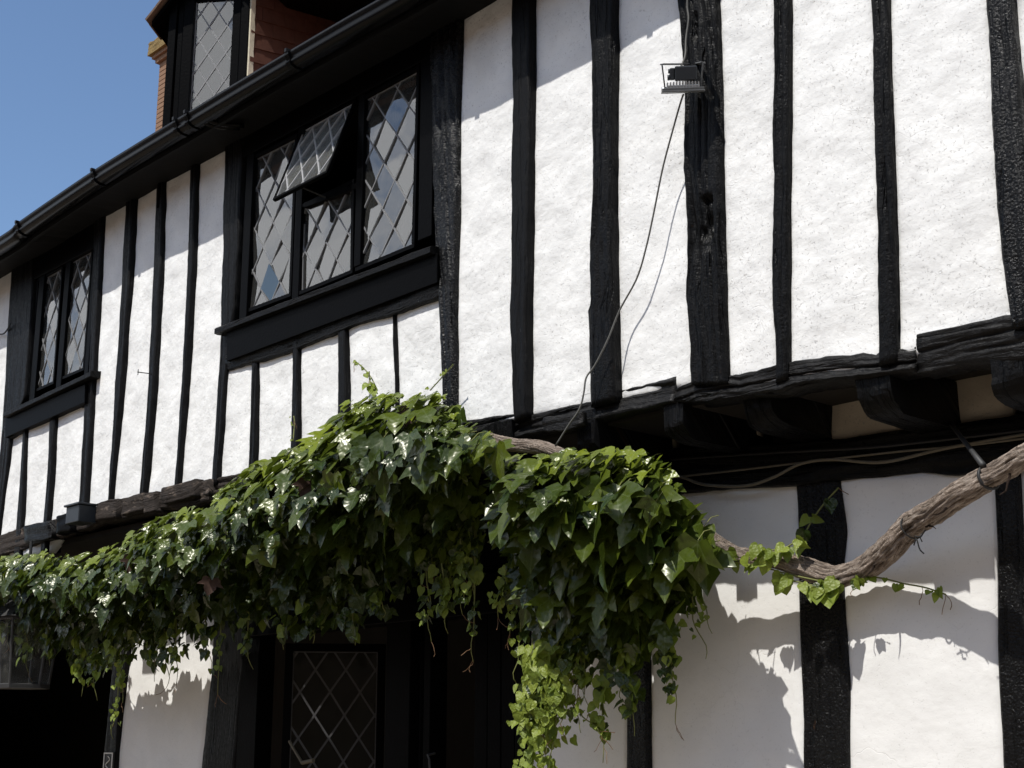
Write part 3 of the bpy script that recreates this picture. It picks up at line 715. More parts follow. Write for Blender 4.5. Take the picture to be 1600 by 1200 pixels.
# roof slope behind the gutter, ridge and back slope; shell of the house
mb = MB(); RP = math.tan(math.radians(37)); z0 = 5.44; yr = 5.6
for (ya, za, yb_, zb) in ((-GO+.15, z0, yr, z0+RP*(yr+GO)), (11.6, z0, yr, z0+RP*(yr+GO))):
    mb.hexa([Vector((-22, ya, za)), Vector((1.5, ya, za)), Vector((-22, yb_, zb)), Vector((1.5, yb_, zb)), Vector((-22, ya, za-.08)), Vector((1.5, ya, za-.08)), Vector((-22, yb_, zb-.08)), Vector((1.5, yb_, zb-.08))])
roof = mb.build('roof', 'roof_tiles_far', house)
mb = MB(); O0 = Vector((0, 0, 0))
mb.box(O0, X, Z, Y_, -22, 1.5, 0, 5.5, 11.2, 11.4)                       # back wall
mb.box(O0, Y_, Z, X, .12, 11.2, 0, 5.5, 1.3, 1.5); mb.box(O0, Y_, Z, X, .12, 11.2, 0, 5.5, -22, -21.8)
mb.build('outer_wall', 'brick_red', house)
mb = MB()
mb.box(O0, X, Y_, Z, -21.8, 1.3, .13, 11.2, 5.40, 5.44); mb.box(O0, X, Y_, Z, -21.8, 1.3, .5, 11.2, 3.04, 3.10)
mb.box(O0, X, Z, Y_, -21.8, 1.3, 0, 5.4, 3.2, 3.3)
mb.build('inner_walls', 'inside_dark', house)
# walls beyond the picture on either side (upper and lower)
mb = MB(); xl = edges[12][0][-1].x-.68
for (a_, b_, z_a, z_b, y_a) in ((-21.9, xl, 3.0, 5.42, 0.), (edges[0][1][-1].x+.70, 1.45, 3.0, 5.42, 0.), (-21.9, -13.0, -.05, 3.05, WL), (ledges[0][1][-1].x+1.08, 1.45, -.05, 3.05, WL)):
    mb = MB(); mb.box(O0, X, Z, Y_, a_, b_, z_a, z_b, y_a, y_a+.12); mb.build('wall', 'plaster', house)

# ---- canted dormer with leaded light, tile-hung cheek
dorm = empty('dormer'); dorm.parent = house
fd = Vector((-.763, -.647, 0)); P0 = at(386, 100, .35)
zb, zt = 5.5, at(330, 4, .2).z
def onf(s): return Vector((P0.x, P0.y, 0))+fd*s
def find_s(px, py):
    lo, hi = -1, 2
    d = ray(px, py); d2 = Vector((d.x, d.y)); c = Vector((0, -D))
    # intersect plan ray with facet line
    A = Vector((P0.x, P0.y))-c; den = d2.x*fd.y-d2.y*fd.x
    return (A.y*d2.x-A.x*d2.y)/(den) if den else 0
def fs_(px): 
    d = ray(px, 90); c = Vector((0, -D, 0)); a = P0-c
    # a + fd*s = d*t
    det = fd.x*(-d.y)-(-d.x)*fd.y
    return ((-a.x)*(-d.y)-(-d.x)*(-a.y))/det
s_gl0, s_gl1, s_l = fs_(361), fs_(299), fs_(284)
nf_ = Vector((.647, -.763, 0))
BL, BR, TLg = onf(s_gl1)+Z*zb, onf(s_gl0)+Z*zb, onf(s_gl1)+Z*zt
leaded(dorm, BL-nf_*.03, BR-nf_*.03, TLg-nf_*.03, .135, .215, (.3, .05), came=.009, tilt=.006)
bars(dorm, BL-nf_*.03, BR-nf_*.03, TLg-nf_*.03, .012, -.01, .02)
def fbar(s0, s1, n0, n1, z0, z1, name='post', material='joinery'):
    mb = MB(); mb.box(Vector((P0.x, P0.y, 0)), fd, Z, nf_, s0, s1, z0, z1, n0, n1); return mb.build(name, material, dorm, bevel=.004)
w_post = s_gl0
fbar(0, w_post*.5, -.1, .012, zb-.3, zt+.3); fbar(w_post*.53, w_post+.004, -.08, .0, zb-.3, zt+.3); fbar(s_gl1-.004, s_l, -.08, .012, zb-.3, zt+.3)
fbar(s_gl0, s_gl1, -.08, .0, zt, zt+.1, 'head')
for (xa_, xb_, nn0) in ((261, 273, .012), (274.5, 283, -.004)):
    fbar(fs_(xb_), fs_(xa_), -.09, nn0, zb-.3, zt+.3)
P2 = onf(fs_(261))
mb = MB(); mb.box(Vector((P2.x, P2.y, 0)), nf_, Z, fd, -1.6, -.09, zb-.3, zt+.25, -.05, -.004); mb.build('side_wall', 'joinery', dorm)
# net curtain pale inside of the dormer
mb = MB(); q0, q1 = onf(s_gl1-.0)-nf_*.075, onf(s_gl0)-nf_*.075; nn_ = 30
vs = []; fs = []
for i in range(nn_+1):
    p = q0.lerp(q1, i/nn_); vs += [p+Z*(zb-.1), p+Z*(zt+.1)]
for i in range(nn_): fs.append((2*i, 2*i+2, 2*i+3, 2*i+1))
mb.add(vs, fs); cur = mb.build('blind', 'curtain_cloth', dorm, True); cur.modifiers.new('s', 'SOLIDIFY').thickness = .004
# cheek: courses of hung tiles, each tile its own piece
cd = Vector((math.sin(math.radians(10.4)), math.cos(math.radians(10.4)), 0)); cn_ = Vector((cd.y, -cd.x, 0))
Pc = Vector((P0.x, P0.y, 0))+cn_*.0
tb = MB(); tb.box(Vector((0, 0, 0)), cd, cn_, Z, -.083, .083, -.012, .004, -.15, .012)
tm = bpy.data.meshes.new('tile'); tmp = tb.build('tile', 'tile_red', None); tm = tmp.data; bpy.data.objects.remove(tmp)
tb = MB(); tb.box(Vector((0, 0, 0)), cd, cn_, Z, -.041, .041, -.012, .004, -.15, .012); tmp = tb.build('tile', 'tile_red', None); tm_h = tmp.data; bpy.data.objects.remove(tmp)
for r in range(13):
    for k in range(9):
        p = Pc+cd*(.088+k*.168-(.084 if r % 2 else 0))+Z*(5.75+r*.112)
        if p.z > 7.1: continue
        hf_ = (r % 2 and k == 0)
        if hf_: p += cd*.042
        t = bpy.data.objects.new('tile', tm_h if hf_ else tm); t.location = p+cn_*(.014+rnd.uniform(0, .004))-inv(dorm)
        t.rotation_euler = (rnd.gauss(0, .008), rnd.gauss(0, .012), rnd.gauss(0, .012))
        q = cn_; t.rotation_euler.rotate_axis('Y', -.06); link(t, dorm)
mb = MB(); mb.box(Pc, cd, Z, cn_, .0, 1.7, 5.4, 7.2, -.06, -.012); mb.build('cheek_boarding', 'inside_dark', dorm)
v, f, uv = [], [], []   # pale lead and mortar fillet at the corner
for i in range(31):
    z = 5.5+i*.05; ww = .022+N3(z*9, 0, 0)*.016; a_ = Pc+cn_*.03; b_ = Pc+cn_*.03+cd*(.012+ww)
    v += [(a_.x, a_.y, z), (b_.x, b_.y, z), (a_.x-cn_.x*.04, a_.y-cn_.y*.04, z), (b_.x-cn_.x*.04, b_.y-cn_.y*.04, z)]
for i in range(30):
    k = i*4; f += [(k, k+1, k+5, k+4), (k+2, k+6, k+7, k+3), (k+1, k+3, k+7, k+5), (k, k+4, k+6, k+2)]
mesh_obj('fillet', v, f, 'flashing', dorm)
# dormer roof: a small gable, verge tiles on the left slope, eaves along the cheek
E0 = at(237, 40, P2.y-.1); E2 = at(448, -34, P0.y-.12); AP = at(340, -90, P0.y-.28)
E0b, APb, E2b = E0-nf_*1.8, AP-nf_*1.8, E2+cd*1.9; APb.z += .0
for (a_, b_, c_, d_, nm) in ((E0, AP, APb, E0b, 'roof_slope'), (AP, E2, E2b, APb, 'roof_slope')):
    mb = MB(); up_ = Z*.035; mb.add([a_, b_, c_, d_, a_+up_, b_+up_, c_+up_, d_+up_], [(3, 2, 1, 0), (4, 5, 6, 7), (0, 1, 5, 4), (1, 2, 6, 5), (2, 3, 7, 6), (3, 0, 4, 7)]); mb.build(nm, 'joinery', dorm)
gb_ = MB(); f0, f1, f2 = onf(fs_(261))-nf_*.02, onf(0)-nf_*.02, AP-nf_*.16
gb_.add([f0+Z*(zt-.02), f1+Z*(zt-.02), f1+Z*(zt+.4), f0+Z*(zt+.1), f0+Z*(zt-.02)-nf_*.05, f1+Z*(zt-.02)-nf_*.05, f1+Z*(zt+.4)-nf_*.05, f0+Z*(zt+.1)-nf_*.05], [(0, 1, 2, 3), (7, 6, 5, 4), (0, 4, 5, 1), (1, 5, 6, 2), (2, 6, 7, 3), (3, 7, 4, 0)]); gb_.build('gable_board', 'joinery', dorm)
def tile_row(a_, b_, back, n_rows, step):
    L = (b_-a_).length; d_ = (b_-a_)/L; cnt = max(2, int(L/step)); nn = d_.cross(back).normalized()
    if nn.z < 0: nn = -nn
    for k in range(cnt):
        for row in range(n_rows):
            mb = MB(); o_ = a_+d_*((k+.5)*L/cnt)+back*(row*.1-.035)+nn*(.036+row*.012+rnd.uniform(0, .008))
            mb.box(o_, d_, back, nn, -L/cnt*.52, L/cnt*.5, 0, .22, 0, .014); mb.build('roof_tile', 'tile_brown', dorm)
tile_row(E0, AP, -nf_, 2, .11)
inw = (AP-E2); inw = (inw-cd*inw.dot(cd)).normalized(); tile_row(E2, E2b, inw, 2, .165)

# ---- chimney behind the dormer
cy = 5.1; c0 = at(246, 150, cy); cz1 = at(248, 100, cy).z
chim = empty('chimney'); chim.parent = house
bw, bh, bd = .215, .065, .1025
bb = MB(); bb.box(O0, X, Y_, Z, -bw/2, bw/2, -bd/2, bd/2, 0, bh); tmp = bb.build('brick', 'brick_orange'); bme = tmp.data; bpy.data.objects.remove(tmp)
x0 = c0.x; wX, wY = .9, .68
nrow = 18
for r in range(nrow):
    z = cz1-(r+1)*.078
    for k in range(4):
        for side in (0, 1):
            b_ = bpy.data.objects.new('brick', bme); b_.location = Vector((x0+.112+k*.2275, cy+(bd/2 if side == 0 else wY-bd/2), z))-inv(chim); link(b_, chim)
    for k in range(3):
        for side in (0, 1):
            b_ = bpy.data.objects.new('brick', bme); b_.rotation_euler.z = math.pi/2
            b_.location = Vector((x0+(bd/2 if side == 0 else wX+.05-bd/2)+rnd.uniform(-.004, .004), cy+.22+k*.2275, z))-inv(chim); link(b_, chim)
mb = MB(); mb.box(O0, X, Y_, Z, x0+.012, x0+wX+.03, cy+.012, cy+wY-.012, cz1-3.2, cz1+.05); mb.build('mortar_core', 'mortar', chim)
for k, (ov, zz0, zz1, mt) in enumerate(((.05, 0, .07, 'brick_orange'), (.09, .07, .13, 'brick_orange'), (.14, .13, .33, 'lichen_cap'), (-.06, .33, .55, 'lichen_cap'))):
    mb = MB(); mb.box(O0, X, Y_, Z, x0-ov, x0+wX+.05+ov, cy-ov, cy+wY+ov, cz1+zz0, cz1+zz1); o_ = mb.build('cap_course', mt, chim)
    sb = o_.modifiers.new('s', 'SUBSURF'); sb.subdivision_type = 'SIMPLE'; sb.levels = sb.render_levels = 4
    tx = bpy.data.textures.new('lump', 'CLOUDS'); tx.noise_scale = .12; dm = o_.modifiers.new('d', 'DISPLACE'); dm.texture = tx; dm.strength = .06 if mt == 'lichen_cap' else .015

# ------------------------------------------------------------------ the vine
vine = empty('climbing_vine', (at(1310, 902, .35).x, .2, 0))
tag(vine, 'climbing vine with thick bare branch and glossy leaves massed over the doorway', 'vine')
bp = [(1760, 640, -.19, 52), (1690, 672, -.11, 51), (1620, 706, -.03, 50), (1560, 737, .045, 52), (1500, 772, .125, 55), (1450, 803, .20, 57), (1400, 846, .29, 58), (1355, 886, .365, 55), (1312, 902, .375, 50), (1270, 890, .36, 52), (1215, 877, .30, 40), (1150, 864, .265, 36), (1100, 840, .20, 44), (1050, 818, .13, 42), (960, 760, .02, 36), (880, 712, -.06, 32), (820, 696, -.09, 30), (750, 690, -.11, 28), (660, 700, -.12, 26), (540, 745, -.12, 22), (400, 800, -.12, 20), (200, 880, -.12, 18), (30, 930, -.12, 16)]
ctr = [at(x, y, q) for x, y, q, w in bp]; rad = [.60*w/2/FPX*((c-cam.location).length) for c, (x, y, q, w) in zip(ctr, bp)]
n_l, n_r = 760, 52
sp_ = spline(ctr, n_l); rr_ = [lerp(rad[min(int(i/n_l*(len(rad)-1)), len(rad)-1)], rad[min(int(i/n_l*(len(rad)-1))+1, len(rad)-1)], (i/n_l*(len(rad)-1)) % 1) for i in range(n_l+1)]
v, f, uv, tn = [], [], [], []; prev = Z; s = 0
sp_ = [p+Vector((0, N3(p.x*5, 2, 0)*.012, N3(p.x*6, 7, 0)*.016)) for p in sp_]
for i, p in enumerate(sp_):
    d = (sp_[min(i+1, n_l)]-sp_[max(i-1, 0)]).normalized(); a = (prev-d*prev.dot(d)).normalized(); b_ = d.cross(a); prev = a
    if i: s += (p-sp_[i-1]).length
    for j in range(n_r):
        t = 2*math.pi*j/n_r; tw = t+s*.9
        c_, s_ = math.cos(tw), math.sin(tw)
        fur = N3(c_*4.2+s*1.5, s_*4.2, s*4.0)+.55*N3(c_*9, s_*9, s*9); rid = 1-abs(fur)*2
        r_ = rr_[i]*(1+.16*N3(c_*.9, s_*.9, s*3)+.19*rid+.09*N3(c_*12, s_*12, s*15)+.12*N3(c_*1.6, s_*1.6, s*9))
        v.append(p+(a*math.cos(t)+b_*math.sin(t))*r_); uv.append((j/n_r*.45+s*.05, s)); tn.append(max(0, min(1, .62+.75*(abs(fur)*-1.6+.55))))
for i in range(n_l):
    for j in range(n_r): f.append((i*n_r+j, i*n_r+(j+1) % n_r, (i+1)*n_r+(j+1) % n_r, (i+1)*n_r+j))
f += [tuple(range(n_r))[::-1]]
bo = mesh_obj('branch', v, f, 'bark', vine, None, True, tn)
L = bo.data.uv_layers.new(name='UVMap')
for lp in bo.data.loops: L.data[lp.index].uv = uv[lp.vertex_index]

for (t_, L_) in ((.07, .05), (.12, .07), (.19, .05), (.235, .06), (.30, .05), (.36, .06)):
    p = sp_[int(t_*n_l)]; r_ = rr_[int(t_*n_l)]; d_ = Vector((rnd.uniform(-.6, .6), -.6, rnd.choice((-1, -.8, .8)))).normalized(); q = [p+d_*r_*.7]
    for k in range(4): d_ = (d_+Vector((rnd.gauss(0, .3), rnd.gauss(0, .3), rnd.gauss(0, .3)))).normalized(); q.append(q[-1]+d_*L_*.4)
    mb = MB(); mb.tube(q, [.006, .005, .004, .003, .0015], 6); mb.build('twig', 'bark', vine, True)
# leaf shapes: three pointed lobes, toothed, cupped along the ribs
def leaf_mesh(seed, young=False):
    q = random.Random(seed)
    if young: half = [(.10, -.06), (.30, -.08), (.45, .10), (.47, .34), (.36, .52), (.24, .74)]
    else: half = [(.10, -.06), (.27, -.13), (.43, .00), (.50, .16), (.70, .46), (.46, .42), (.27, .42), (.30, .62), (.17, .80)]
    half = [(x*q.uniform(.92, 1.08), y+q.uniform(-.03, .03)) for x, y in half]
    rib = [(0, .02), (0, .28), (0, .55), (0, .8), (0, 1.02)]
    V, UV = [], []
    fold = q.uniform(.10, .42); droop = q.uniform(.10, .5); side = q.uniform(.05, .5); twist = q.uniform(-.45, .45)
    def pos(x, y):
        z = abs(x)*fold-droop*y*y*.5-side*max(0, abs(x)-.25)**1.4+twist*x*y*.6+.025*math.sin(7*y+seed)*(abs(x) > .05)
        return (x, y, z)
    for x, y in rib: V.append(pos(x, y)); UV.append((x, y))
    F = []
    for sg in (1, -1):
        k0 = len(V); hh = [(x*(1 if sg > 0 else q.uniform(.92, 1.06)), y+(0 if sg > 0 else q.uniform(-.03, .03))) for x, y in half]
        mid = [(.17, .10), (.26, .30), (.17, .56)]
        for x, y in hh: V.append(pos(sg*x, y)); UV.append((sg*x, y))
        km = len(V)
        for x, y in mid:
            p = pos(sg*x, y); V.append((p[0], p[1], p[2]-.02)); UV.append((sg*x, y))
        h = lambda i: k0+i
        if young: tri = [(0, h(0), km), (h(0), h(1), km), (h(1), h(2), km), (h(2), km+1, km), (h(2), h(3), km+1), (h(3), h(4), km+1), (h(4), km+2, km+1), (h(4), h(5), km+2), (h(5), 3, km+2), (h(5), 4, 3), (0, km, 1), (km, km+1, 1), (km+1, 2, 1), (km+1, km+2, 2), (km+2, 3, 2)]
        else: tri = [(0, h(0), km), (h(0), h(1), km), (h(1), h(2), km), (h(2), h(3), km), (h(3), km+1, km), (h(3), h(4), km+1), (h(4), h(5), km+1), (h(5), h(6), km+1), (h(6), km+2, km+1), (h(6), h(7), km+2), (h(7), h(8), km+2), (h(8), 3, km+2), (h(8), 4, 3), (0, km, 1), (km, km+1, 1), (km+1, 2, 1), (km+1, km+2, 2), (km+2, 3, 2)]
        F += [t if sg > 0 else t[::-1] for t in tri]
    return V, UV, F
LM = [leaf_mesh(i) for i in range(18)]; LY = [leaf_mesh(50+i, True) for i in range(6)]
def leaf_matrix(P, nrm, tip, size):
    zx = nrm.normalized(); yv = (tip-zx*tip.dot(zx)).normalized(); xv = yv.cross(zx)
    M = Matrix((xv, yv, zx)).transposed().to_4x4(); k_ = math.sin(P.x*971.3+P.z*313.7)*.14
    M = M @ Matrix.Diagonal((size*(1+k_), size*(1-k_*.6), size, 1)); M.translation = P; return M

T_ = [(-60, 880), (0, 872), (60, 862), (120, 868), (180, 852), (230, 815), (280, 798), (330, 782), (360, 752), (400, 728), (450, 704), (500, 680), (528, 655), (545, 628), (600, 612), (690, 616), (715, 650), (762, 672), (790, 712), (850, 712), (900, 702), (1000, 705), (1040, 720), (1052, 745), (1050, 780), (1075, 815), (1100, 845), (1115, 862)]
B_ = [(-60, 1000), (0, 1000), (60, 1015), (120, 1035), (180, 1050), (210, 1030), (250, 1015), (310, 1010), (340, 985), (400, 965), (460, 975), (540, 970), (610, 950), (650, 885), (700, 860), (730, 780), (748, 715), (782, 735), (800, 880), (830, 985), (870, 1015), (920, 1015), (950, 1040), (980, 1010), (1040, 985), (1075, 925), (1100, 890), (1115, 870)]
def curve(c, x):
    for a, b in zip(c, c[1:]):
        if a[0] <= x <= b[0]: return lerp(a[1], b[1], (x-a[0])/(b[0]-a[0]))
    return c[-1][1]
def face_y(px, s):
    """how far the mass of leaves stands out: bellied, hung from the branch"""
    base = -.16 if px < 760 else lerp(-.16, .08, min(1, (px-760)/330))
    out = -.27*math.sin(math.pi*.5*min(1, .25+s*2.6))
    if s > .30: out = lerp(-.27, .20, ((s-.30)/.70)**.85)
    k = 1 if px < 820 else lerp(1, .42, min(1, (px-820)/240))
    return base+out*k
cand = []
xs = list(range(-50, 1112, 3)); wt = [((at(x, 850, -.2)-cam.location).length)**1.75*(curve(B_, x)-curve(T_, x)) for x in xs]
def add_leaf(px, py, Y, size, young, nj=1., tone=None, nb_=None):
    P = at(px, py, Y)+Vector((0, 0, rnd.uniform(-.01, .01)))
    nrm = Vector((rnd.gauss(.06, .48*nj), -1, rnd.gauss(.6, .5*nj))) if nb_ is None else nb_
    tip = Vector((rnd.gauss(-.02, .35), rnd.uniform(-.5, .0), -1))
    cand.append([P, nrm, tip, size, young, tone if tone is not None else max(0, min(1, rnd.gauss(.28, .2)))])
for i in range(3500):
    px = rnd.choices(xs, wt)[0]+rnd.uniform(-2, 2); t, b = curve(T_, px), curve(B_, px)
    s = rnd.random()**1.15; py = lerp(t, b, s)
    inner = rnd.random() < .34
    Y = face_y(px, s)+(rnd.uniform(.05, .28)*(1-.5*s) if inner else rnd.gauss(.01, .045))
    big = 1.06 if px > 780 else (.84 if px > 350 else .74)
    size = rnd.choice((.06, .075, .09, .105, .12, .135, .15, .17))*big*rnd.uniform(.9, 1.12)
    if s > .8: size *= .72
    if s < .07: size *= .85
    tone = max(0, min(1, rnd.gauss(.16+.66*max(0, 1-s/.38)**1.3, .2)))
    # at the crown leaves lie flatter, lit from above
    nb_ = Vector((rnd.gauss(0, .35), -1, rnd.gauss(1.3, .4))) if s < .16 else None
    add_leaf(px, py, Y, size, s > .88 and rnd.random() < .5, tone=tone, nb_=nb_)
    P, n_ = cand[-1][0], None
# deep inner leaves that close the mass
for i in range(900):
    px = rnd.choices(xs, wt)[0]; t, b = curve(T_, px), curve(B_, px); s = rnd.uniform(.12, .86)
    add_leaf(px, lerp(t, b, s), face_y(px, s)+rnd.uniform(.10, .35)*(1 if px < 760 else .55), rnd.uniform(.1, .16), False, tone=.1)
# hanging shoots with small leaves: (x, y) from -> to, leaves, size, tone, depth
stems = []
def shoot(p0, p1, y0, y1, nleaf, sz, tone, spread=.02, bare=.25, brown=False):
    a, b = at(*p0, y0), at(*p1, y1); k = 12; pts = []; sd = rnd.uniform(0, 99)
    for i in range(k+1):
        t = i/k; p = a.lerp(b, t)+Vector((N3(t*3, sd, 0), N3(t*3, sd, 4), 0))*.045*t; pts.append(p)
    stems.append((pts, [lerp(.0045, .0018, i/k) for i in range(k+1)], brown))
    for i in range(nleaf):
        t = rnd.random()**.8*(1-bare); p = poly_at(pts, t)+Vector((rnd.gauss(0, spread), rnd.gauss(-.01, spread), rnd.gauss(0, .012)))
        cand.append([p, Vector((rnd.gauss(.2, .5), -1, rnd.gauss(.35, .45))), Vector((rnd.gauss(0, .5), -.2, -1)), sz*lerp(1.15, .55, t)*rnd.uniform(.7, 1.2), True, max(0, min(1, rnd.gauss(tone, .2)))])
for a_ in [((665, 870), (673, 1003), -.05, -.03, 26, .05, .35), ((690, 880), (700, 990), -.05, -.02, 30, .055, .35), ((742, 860), (740, 1034), -.02, 0, 30, .055, .4), ((720, 840), (722, 960), -.05, 0, 26, .05, .35),
           ((795, 880), (776, 965), .0, 0, 26, .04, .7), ((805, 900), (796, 990), .02, .02, 22, .045, .6), ((815, 960), (808, 1070), .05, .05, 14, .04, .5),
           ((945, 1010), (940, 1192), .13, .15, 46, .062, .55), ((990, 980), (985, 1150), .13, .14, 44, .075, .4), ((1048, 960), (1056, 1130), .16, .18, 40, .05, .35), ((1035, 950), (1040, 1060), .15, .16, 26, .055, .35),
           ((1075, 905), (1100, 1030), .2, .22, 12, .03, .4), ((1090, 890), (1112, 990), .22, .22, 10, .035, .4),
           ((905, 980), (918, 1100), .1, .12, 22, .05, .4), ((880, 1060), (905, 1145), .1, .12, 16, .03, .5), ((890, 1090), (940, 1150), .12, .12, 10, .02, .5), ((965, 1030), (975, 1100), .12, .12, 14, .03, .4),
           ((125, 985), (127, 1088), -.1, -.08, 40, .06, .65), ((150, 980), (148, 1095), -.1, -.08, 34, .06, .4), ((185, 985), (190, 1098), -.1, -.08, 36, .06, .6), ((186, 1060), (178, 1155), -.08, -.08, 14, .04, .6),
           ((240, 970), (243, 1065), -.08, -.06, 24, .07, .2), ((256, 980), (262, 1075), -.08, -.06, 22, .065, .2), ((275, 960), (276, 1070), -.1, -.06, 26, .05, .6), ((320, 960), (328, 1050), -.08, -.06, 22, .06, .3), ((345, 950), (340, 1085), -.06, -.04, 20, .045, .4),
           ((385, 940), (393, 1046), -.05, 0, 22, .05, .35), ((440, 940), (446, 1015), -.05, 0, 14, .06, .3), ((490, 940), (494, 1005), -.04, .0, 16, .07, .25), ((550, 940), (556, 1008), -.04, 0, 14, .08, .3), ((590, 920), (596, 965), -.04, 0, 14, .06, .3),
           ((40, 970), (44, 1050), -.15, -.12, 18, .07, .3), ((75, 980), (78, 1040), -.15, -.12, 18, .07, .3), ((10, 960), (12, 1010), -.15, -.15, 14, .07, .4)]:
    shoot(*a_)
# the bright clump that hangs lowest
for i in range(13):
    x = rnd.uniform(832, 882); shoot((x, rnd.uniform(960, 1030)), (x+rnd.uniform(-28, 4), rnd.uniform(1120, 1235)), .06, .02, 44, .062, rnd.uniform(.45, .9), .032, .05)
for i in range(8):
    x = rnd.uniform(880, 915); shoot((x, 960), (x+rnd.uniform(-12, 12), rnd.uniform(1050, 1100)), .09, .08, 24, .05, .4, .025)
# curtain of small shaded leaves behind the big ones
for i in range(20):
    x = rnd.uniform(645, 750); shoot((x, rnd.uniform(740, 800)), (x+rnd.uniform(-6, 6), rnd.uniform(850, 945)), .10, .12, 24, .06, .35, .03, .05)
# shoots along the bare branch
def along(pts, nleaf, sz, tone, spread=.016):
    P = [at(*p) for p in pts]; P = spline(P, 14); stems.append((P, [.0035]*len(P), False))
    for i in range(nleaf):
        p = poly_at(P, rnd.random())+Vector((rnd.gauss(0, spread), -abs(rnd.gauss(.01, spread)), rnd.gauss(0, spread)))
        cand.append([p, Vector((rnd.gauss(.3, .45), -1, rnd.gauss(.3, .5))), Vector((rnd.gauss(0, .6), -.2, -1)), sz*rnd.uniform(.6, 1.25), True, max(0, min(1, rnd.gauss(tone, .2)))])
along([(1120, 850, .22), (1160, 870, .25), (1200, 888, .275), (1245, 900, .305), (1300, 910, .335), (1345, 903, .335)], 20, .055, .62)
along([(1175, 860, .24), (1220, 858, .27), (1245, 845, .30)], 12, .058, .7)
along([(1215, 895, .285), (1230, 905, .295), (1285, 918, .34), (1300, 922, .345)], 9, .075, .65)
along([(1245, 862, .30), (1262, 825, .36), (1285, 790, .40), (1310, 762, .42)], 9, .06, .3, .012)
along([(1345, 902, .36), (1375, 903, .385), (1412, 912, .39), (1445, 918, .40), (1478, 929, .41)], 11, .036, .6, .008)
along([(1090, 835, .12), (1110, 850, .14), (1125, 868, .17)], 10, .07, .55)
# upright sprigs on the crown
along([(590, 610, -.12), (580, 590, -.11), (568, 575, -.1), (553, 563, -.1)], 16, .02, .85, .006)
along([(590, 615, -.14), (578, 595, -.13), (577, 580, -.13)], 5, .045, .8, .008)
along([(672, 610, -.12), (690, 590, -.1), (708, 570, -.1)], 8, .018, .8, .006)
along([(458, 690, -.14), (460, 660, -.12), (459, 650, -.12)], 5, .02, .8, .006)
# a few placed large leaves
for (px, py, Y, sz) in [(866, 862, -.06, .185), (930, 868, -.05, .19), (1042, 800, .06, .17), (600, 735, -.42, .15), (660, 725, -.40, .16), (720, 640, -.18, .12), (480, 790, -.43, .14), (1005, 870, .03, .17), (845, 760, -.12, .15), (960, 805, -.04, .16), (1100, 822, .10, .15), (905, 800, -.08, .16), (790, 815, -.14, .14),
    *[(x_, y_, face_y(x_, (y_-curve(T_, x_))/(curve(B_, x_)-curve(T_, x_)))-.03, z_) for x_, y_, z_ in ((610, 770, .15), (560, 765, .15), (700, 800, .14), (640, 800, .14), (515, 815, .14), (430, 850, .13), (450, 905, .13), (340, 870, .13), (255, 885, .12), (300, 930, .12), (210, 935, .12), (130, 925, .12), (70, 915, .12), (25, 900, .12), (380, 800, .12), (575, 690, .13), (640, 680, .13), (690, 720, .15), (150, 890, .1), (860, 930, .15), (1040, 880, .16), (950, 930, .15), (1060, 860, .15))]]:
    add_leaf(px, py, Y-.05, sz, False, .6, .2, Vector((rnd.gauss(.3, .2), -1, rnd.gauss(.5, .2))))
# the 300 that show largest become leaves of their own, the others one mass
def show(c):
    P, nrm, tip, size, yg_, tone = c
    vd = (cam.location-P); dist = vd.length
    return size/dist*(.35+.65*abs(nrm.normalized().dot(vd/dist)))*(1.2 if c[0].y < .25 else .3)
cand.sort(key=show, reverse=True)
lm_obj = []
for V, UV, F in LM:
    me = bpy.data.meshes.new('leaf'); me.from_pydata(V, [], F); L = me.uv_layers.new(name='UVMap')
    for lp in me.loops: L.data[lp.index].uv = UV[lp.vertex_index]
    a = me.attributes.new('tone', 'FLOAT', 'POINT'); a.data.foreach_set('value', [rnd.uniform(.12, .42)]*len(V))
    me.materials.append(MATS['leaf_green']); me.polygons.foreach_set('use_smooth', [True]*len(me.polygons)); lm_obj.append(me)
cut = 0; mass = {'leaf_green': MB(), 'leaf_young': MB()}; petiole = MB(); voff = inv(vine)
for c in cand:
    P, nrm, tip, size, yo, tone = c
    M = leaf_matrix(P, nrm, tip, size)
    if cut < 300 and not yo:
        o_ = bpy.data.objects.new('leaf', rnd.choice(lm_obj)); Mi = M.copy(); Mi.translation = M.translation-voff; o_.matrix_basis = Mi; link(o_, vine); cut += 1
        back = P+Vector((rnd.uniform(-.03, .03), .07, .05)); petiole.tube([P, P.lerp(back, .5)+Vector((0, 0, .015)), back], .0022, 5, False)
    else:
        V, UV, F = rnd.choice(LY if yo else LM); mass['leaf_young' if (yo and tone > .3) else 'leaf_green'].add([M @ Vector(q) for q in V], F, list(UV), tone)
for k, nm in (('leaf_green', 'leaf_mass'), ('leaf_young', 'young_leaf_mass')):
    o_ = mass[k].build(nm, k, vine, True); o_['kind'] = 'stuff'
petiole.build('leaf_stalks', 'stem_green', vine, True)['kind'] = 'stuff'
for pts, rs, br_ in stems:
    mb = MB(); mb.tube(pts, rs, 5); mb.build('shoot', 'stem_brown' if br_ else 'stem_green', vine, True)
# fine bare tendrils at the ends
tn_ = MB()
for i in range(70):
    base_ = rnd.choice(stems)[0]; p = base_[-1] if rnd.random() < .6 else poly_at(base_, rnd.uniform(.5, 1)); q = [p]
    d = Vector((rnd.gauss(0, .5), rnd.gauss(0, .3), -1)).normalized()
    for k in range(5): d = (d+Vector((rnd.gauss(0, .4), rnd.gauss(0, .3), rnd.gauss(-.1, .25)))).normalized(); q.append(q[-1]+d*.016)
    tn_.tube(q, .0016, 4, False)
tn_.build('tendrils', 'stem_brown', vine)['kind'] = 'stuff'
